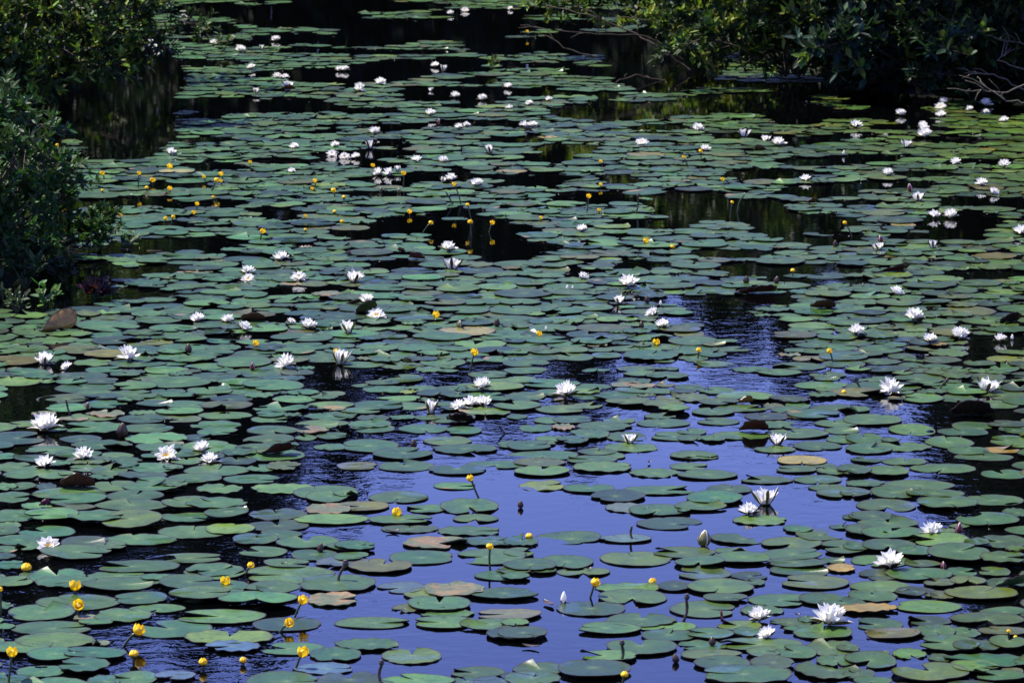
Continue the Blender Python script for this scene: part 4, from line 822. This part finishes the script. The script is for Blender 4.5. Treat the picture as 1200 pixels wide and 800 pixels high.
for i, (x, y, lab) in enumerate(((3.2, 38.6, 'tall dark shrub deep behind the bank bend'), (4.4, 38.0, 'tall dark shrub deep behind the grey-green leaves'), (5.6, 37.6, 'tall dark shrub deep behind the far right twigs'), (-5.6, 39.8, 'tall dark shrub deep behind the left channel'), (-4.6, 46.5, 'distant dark shrub at the head of the channel'))):
    shrub(lab, (x, y, .25), fan(G, 8, 1.1, 2.3, (0, 0), .15), 20 + i, .12, .45, (6, 8), .5, DEEP, .0, low=.15)
for i, (x, y, lab) in enumerate(((3.25, 34.9, 'low dark shrub filling the right bank between two taller'), (4.25, 34.2, 'low dark shrub under the grey-green leaves at water'), (5.3, 33.9, 'low dark shrub just behind the right bare twigs'))):
    shrub(lab, (x, y, .08), fan(G, 9, .75, .75, (-.1, -.15), .2), 40 + i, .09, .42, (7, 9), .34, DEEP, .10, (.07, .11, .022), low=.05)
# bare twigs at the right edge, brown arching canes, loose stalks on the left bank
def branch(label, pts, r, m, name='bare_branch', side=3, seed=0):
    g = random.Random(seed); mb = MB(); pts = [Vector(p) for p in pts]; o = pts[0]
    fine = []
    for i in range(len(pts) - 1):
        for k in range(4): fine.append(pts[i].lerp(pts[i + 1], k / 4) - o + Vector((g.gauss(0, .006), g.gauss(0, .006), g.gauss(0, .006))))
    fine.append(pts[-1] - o)
    mb.tube(fine, [r * (1 - .7 * i / len(fine)) for i in range(len(fine))], 6)
    t = mb.obj(name, m, None, o)
    for k in range(side):
        i = g.randint(2, len(fine) - 3); tw = MB(); a = fine[i]; b = a + (rdir(g, -.2) * .7 + (fine[i + 1] - fine[i]).normalized() * .5) * g.uniform(.12, .3)
        tw.tube([a, a.lerp(b, .5) + Vector((0, 0, .02)), b], [r * .5, r * .4, r * .2], 5); tw.obj('twig', m, t)
    return tag(t, label, 'branch', 'bare branches at the banks')
def at(px, py, y): return at_depth(px, py, y)
branch('pale bare branch arching low at far right', [at(1215, 112, 33.1), at(1185, 98, 33.0), at(1165, 88, 32.9), at(1140, 86, 32.9), at(1128, 92, 32.8)], .010, DEADT, seed=1)
branch('pale bare branch slanting up at far right', [at(1225, 88, 33.3), at(1190, 78, 33.1), at(1170, 70, 33.1), at(1185, 56, 33.2)], .011, DEADT, seed=2)
branch('thin bare branch along water at far right', [at(1215, 92, 32.7), at(1180, 108, 32.6), at(1150, 106, 32.6), at(1110, 104, 32.6)], .009, DEADT, seed=3)
branch('bare branch reaching left near frame edge', [at(1220, 60, 33.4), at(1195, 50, 33.3), at(1172, 46, 33.2), at(1150, 40, 33.2)], .009, DEADT, seed=4)
branch('bare branch with two forks at far right', [at(1205, 120, 32.5), at(1180, 118, 32.5), at(1150, 98, 32.6), at(1145, 90, 32.7)], .008, DEADT, seed=5)
branch('long brown cane arching over far pads', [at(808, 82, 36.0), at(775, 58, 36.0), at(745, 40, 36.1), at(690, 18, 36.2), at(640, 6, 36.4)], .013, TWIG, seed=6)
branch('second brown cane rising beside the long one', [at(800, 70, 35.9), at(770, 48, 35.9), at(755, 42, 35.9), at(700, 40, 35.8), at(655, 36, 35.8)], .010, TWIG, seed=7)
branch('low brown cane dipping toward the pads', [at(780, 96, 35.4), at(745, 88, 35.2), at(720, 98, 35.0)], .009, TWIG, seed=8)
branch('thin cane crossing the light leaves', [at(700, 68, 35.6), at(660, 56, 35.6), at(640, 34, 35.7), at(610, 30, 35.7)], .008, TWIG, seed=9)
branch('grey slanting branch in the far left shrub', [at(10, 112, 32.3), at(25, 98, 32.3), at(40, 82, 32.3), at(58, 66, 32.4)], .011, DEADT, seed=10)
branch('pale dead stalk lying over the left water', [at(85, 303, 24.6), at(115, 298, 24.6), at(140, 293, 24.6), at(190, 294, 24.5)], .008, DEADT, 'dead_stalk', 1, 11)
branch('short dead stalk over the left bank edge', [at(45, 298, 24.2), at(75, 296, 24.2), at(98, 297, 24.2)], .007, DEADT, 'dead_stalk', 1, 12)
branch('dead stalk poking out by purple plant', [at(120, 352, 22.8), at(135, 343, 22.8), at(150, 333, 22.8)], .006, DEADT, 'dead_stalk', 0, 13)
# small plants at the foot of the left bank
def herb(label, px, py, h, n, L, asp, cols, seed, up=.9):
    g = random.Random(seed); p = ground(px, py); t = empty('marsh_plant', (p.x, p.y, max(0, land(p.x, p.y)) - .01)); st, lf = MB(), MB()
    for k in range(n):
        a = g.uniform(0, 6.3); top = Vector((math.cos(a) * h * g.uniform(.1, .5), math.sin(a) * h * g.uniform(.1, .5), h * g.uniform(.4, 1) * up))
        st.tube([(0, 0, 0), top * .5 + Vector((0, 0, .01)), top], [.004, .003, .002], 5)
        for q in range(5):
            dd = (Vector((top.x, top.y, .02)).normalized() * .6 + rdir(g, -.1)).normalized()
            c = tuple(x * g.uniform(.7, 1.3) for x in g.choice(cols)); leaf_into(lf, top * g.uniform(.45, 1), dd, Vector((g.gauss(0, .3), -.4, 1)), L * g.uniform(.7, 1.2), L * asp, c)
    st.obj('stems', STEMM, t); lf.obj('foliage', LEAFM, t); return tag(t, label, 'plant', 'low plants at the left bank')
herb('bright green broad-leaved plant at left bank foot', 52, 362, .19, 7, .075, .5, ((.05, .11, .03), (.07, .13, .035)), 1)
herb('dark purple-brown plant at the left water edge', 113, 350, .15, 14, .07, .6, ((.035, .012, .016), (.05, .02, .014), (.02, .01, .012)), 2, .7)
herb('small green plant in the left bank shade', 20, 366, .14, 9, .06, .45, ((.02, .04, .012), (.03, .05, .014)), 3)
herb('leafy sprig standing in water off left bank', 150, 292, .16, 5, .06, .5, ((.03, .06, .02), (.04, .075, .02)), 4)
herb('olive leafy clump beside the left sprig', 118, 290, .16, 9, .06, .55, ((.03, .045, .012), (.04, .055, .014)), 5)
herb('broad-leaved green clump under the left shrub', 30, 338, .26, 14, .075, .5, ((.03, .06, .02), (.02, .045, .016)), 11)
herb('dark leafy clump at the left shore', 75, 330, .2, 14, .06, .5, ((.018, .036, .014), (.024, .048, .016)), 12)
herb('ragged dark herb by the left water', 60, 300, .2, 12, .06, .45, ((.018, .036, .016), (.022, .045, .016)), 13)
herb('mossy green clump at left frame edge', 8, 320, .24, 12, .07, .5, ((.02, .045, .018), (.028, .056, .018)), 14)
herb('yellow-green sprout on the left bank', 4, 352, .10, 6, .05, .45, ((.06, .09, .02), (.05, .07, .02)), 6)
herb('light twig tuft standing among far pads', 575, 82, .16, 6, .07, .4, ((.09, .13, .02), (.07, .11, .02)), 7)
herb('green sprig leaning over the far channel', 232, 44, .22, 5, .09, .4, ((.06, .10, .02), (.05, .08, .02)), 8)
herb('green sprig with drooping leaves in channel', 262, 60, .22, 4, .09, .4, ((.06, .10, .02), (.05, .08, .02)), 9)

# ------------------------------------------------------------------ the woods across the pond, seen in the water
def woods():
    g = random.Random(5); lf, tr = MB(), MB()
    spots = []
    def hgt(x, y):
        px = 600 + x / y * 4500
        if px < 150: return g.uniform(10.0, 12.5)
        if px < 330: return g.uniform(9.0, 11.5)
        if px < 430: return g.uniform(7.6, 9.2)
        if px < 690: return g.uniform(6.8, 7.9)
        if px < 1060: return g.uniform(5.9, 7.0)
        if px < 1130: return g.uniform(6.6, 8.6)
        return g.uniform(9.6, 12)
    x = -13.0
    while x < 14: spots.append((x, 57 + g.uniform(-1.5, 1.5), 1.0)); x += g.uniform(.75, 1.25)
    x = -15.0
    while x < 16: spots.append((x, 61 + g.uniform(-1, 1), 1.02)); x += g.uniform(.7, 1.1)
    x = -14.0
    while x < 16: spots.append((x, 67 + g.uniform(-1, 1), .85)); x += g.uniform(.7, 1.1)
    for q in ((5.7, 41.5, .8), (6.7, 39.5, .85), (7.7, 41, .9), (6.3, 44, .95), (7.3, 46.5, .9), (8.6, 43, .9), (9.4, 38, .9)): spots.append(q)
    for y in range(30, 56, 3): spots.append((9.6 + g.uniform(0, 1.5) + max(0, 40 - y) * .04, y, .8))
    for y in range(26, 56, 3): spots.append((-8.6 - g.uniform(0, 2), y, .8))
    for x, y, k in spots:
        h = hgt(x, y) * k; z0 = max(0, land(x, y)); rad = h * g.uniform(.13, .19)
        tr.tube([(x, y, z0 - .2), (x + g.gauss(0, .1), y, z0 + h * .5), (x, y, z0 + h * .97)], [.05 + h * .012, .03 + h * .006, .02], 6, (.05, .04, .03))
        c0 = g.choice(((.006, .012, .005), (.008, .015, .006), (.010, .019, .007), (.007, .013, .007)))
        for _ in range(int(170 * h)):
            u = g.random() ** .8; zz = z0 + .3 + u * (h - .3)
            r = rad * (1.05 - u) ** .7 * math.sqrt(g.random()) * (1 + .25 * math.sin(9 * u + x)) + .04
            a = g.uniform(0, 6.3); p = Vector((x + math.cos(a) * r, y + math.sin(a) * r, zz))
            s = g.uniform(.09, .2); d = rdir(g); o = d.orthogonal().normalized(); o2 = d.cross(o)
            c = tuple(q * g.uniform(.6, 1.5) for q in c0)
            lf.add([p - o * s, p + o2 * s * .6, p + o * s, p - o2 * s * .6], [(0, 1, 2, 3)], c)
    x = -15.0                                                       # undergrowth along the far bank
    while x < 16:
        y = g.choice([54.6, 56, 59.3, 63.5]) + g.uniform(-1.2, 1.2); h = g.uniform(1.2, 2.4) * (1.5 if y > 57 else 1) * (1.4 if y > 61.5 else 1); x += g.uniform(.12, .26)
        zl = max(0, land(x, y))
        for _ in range(110):
            p = Vector((x + g.gauss(0, .4), y + g.gauss(0, .4), zl + h * g.random() ** 1.3)); s = g.uniform(.08, .17); d = rdir(g); o = d.orthogonal().normalized(); o2 = d.cross(o)
            lf.add([p - o * s, p + o2 * s * .6, p + o * s, p - o2 * s * .6], [(0, 1, 2, 3)], tuple(q * g.uniform(.6, 1.4) for q in (.008, .015, .006)))
    t = empty('woods', (0, 57, 0)); t['kind'] = 'stuff'
    a = tr.obj('trunks', BARK, None); b = lf.obj('foliage', WOODM, None)
    for o in (a, b): o.parent = t; o.location = (0, -57, 0); o['kind'] = 'stuff'
    tag(t, 'dark wood beyond the pond mirrored in its water', 'woods', None, 'stuff')
woods()

# ------------------------------------------------------------------ camera, sky, sun
cam = bpy.data.objects.new('camera', bpy.data.cameras.new('camera')); COL.objects.link(cam)
cam.location = (0, 0, H); cam.rotation_euler = (PI / 2 - PITCH, 0, 0)
cam.data.sensor_width = 36; cam.data.lens = 36 * F / 1200; cam.data.clip_start = .1; cam.data.clip_end = 5000
cam.data.dof.use_dof = True; cam.data.dof.focus_distance = 18.0; cam.data.dof.aperture_fstop = 14
scene.camera = cam
AZ, EL = math.radians(-64), math.radians(60)
world = bpy.data.worlds.new('World'); scene.world = world; world.use_nodes = True
nt = world.node_tree; nt.nodes.clear()
sky = nt.nodes.new('ShaderNodeTexSky'); sky.sky_type = 'NISHITA'; sky.sun_disc = False
sky.sun_elevation = EL; sky.sun_rotation = AZ; sky.air_density = 1.0; sky.dust_density = .6; sky.ozone_density = 4.0; sky.altitude = 300
tint = nt.nodes.new('ShaderNodeMix'); tint.data_type = 'RGBA'; tint.blend_type = 'MULTIPLY'; tint.inputs[0].default_value = 1
tint.inputs[7].default_value = SKYT if 'SKYT' in globals() else (.69, .61, 1.10, 1)
bg = nt.nodes.new('ShaderNodeBackground'); bg.inputs[1].default_value = .14
wo = nt.nodes.new('ShaderNodeOutputWorld')
nt.links.new(sky.outputs[0], tint.inputs[6]); nt.links.new(tint.outputs[2], bg.inputs[0]); nt.links.new(bg.outputs[0], wo.inputs[0])
sun = bpy.data.objects.new('sun', bpy.data.lights.new('sun', 'SUN')); COL.objects.link(sun)
sun.data.energy = 4.6; sun.data.angle = math.radians(.53); sun.data.color = (1.0, .95, .86)
sd = Vector((math.sin(AZ) * math.cos(EL), math.cos(AZ) * math.cos(EL), math.sin(EL)))
sun.rotation_euler = (-sd).to_track_quat('-Z', 'Y').to_euler(); sun.location = (0, 0, 30)
vs = scene.view_settings; vs.view_transform = 'Standard'; vs.look = 'None'; vs.exposure = 1.15; vs.gamma = 1; vs.use_curve_mapping = False
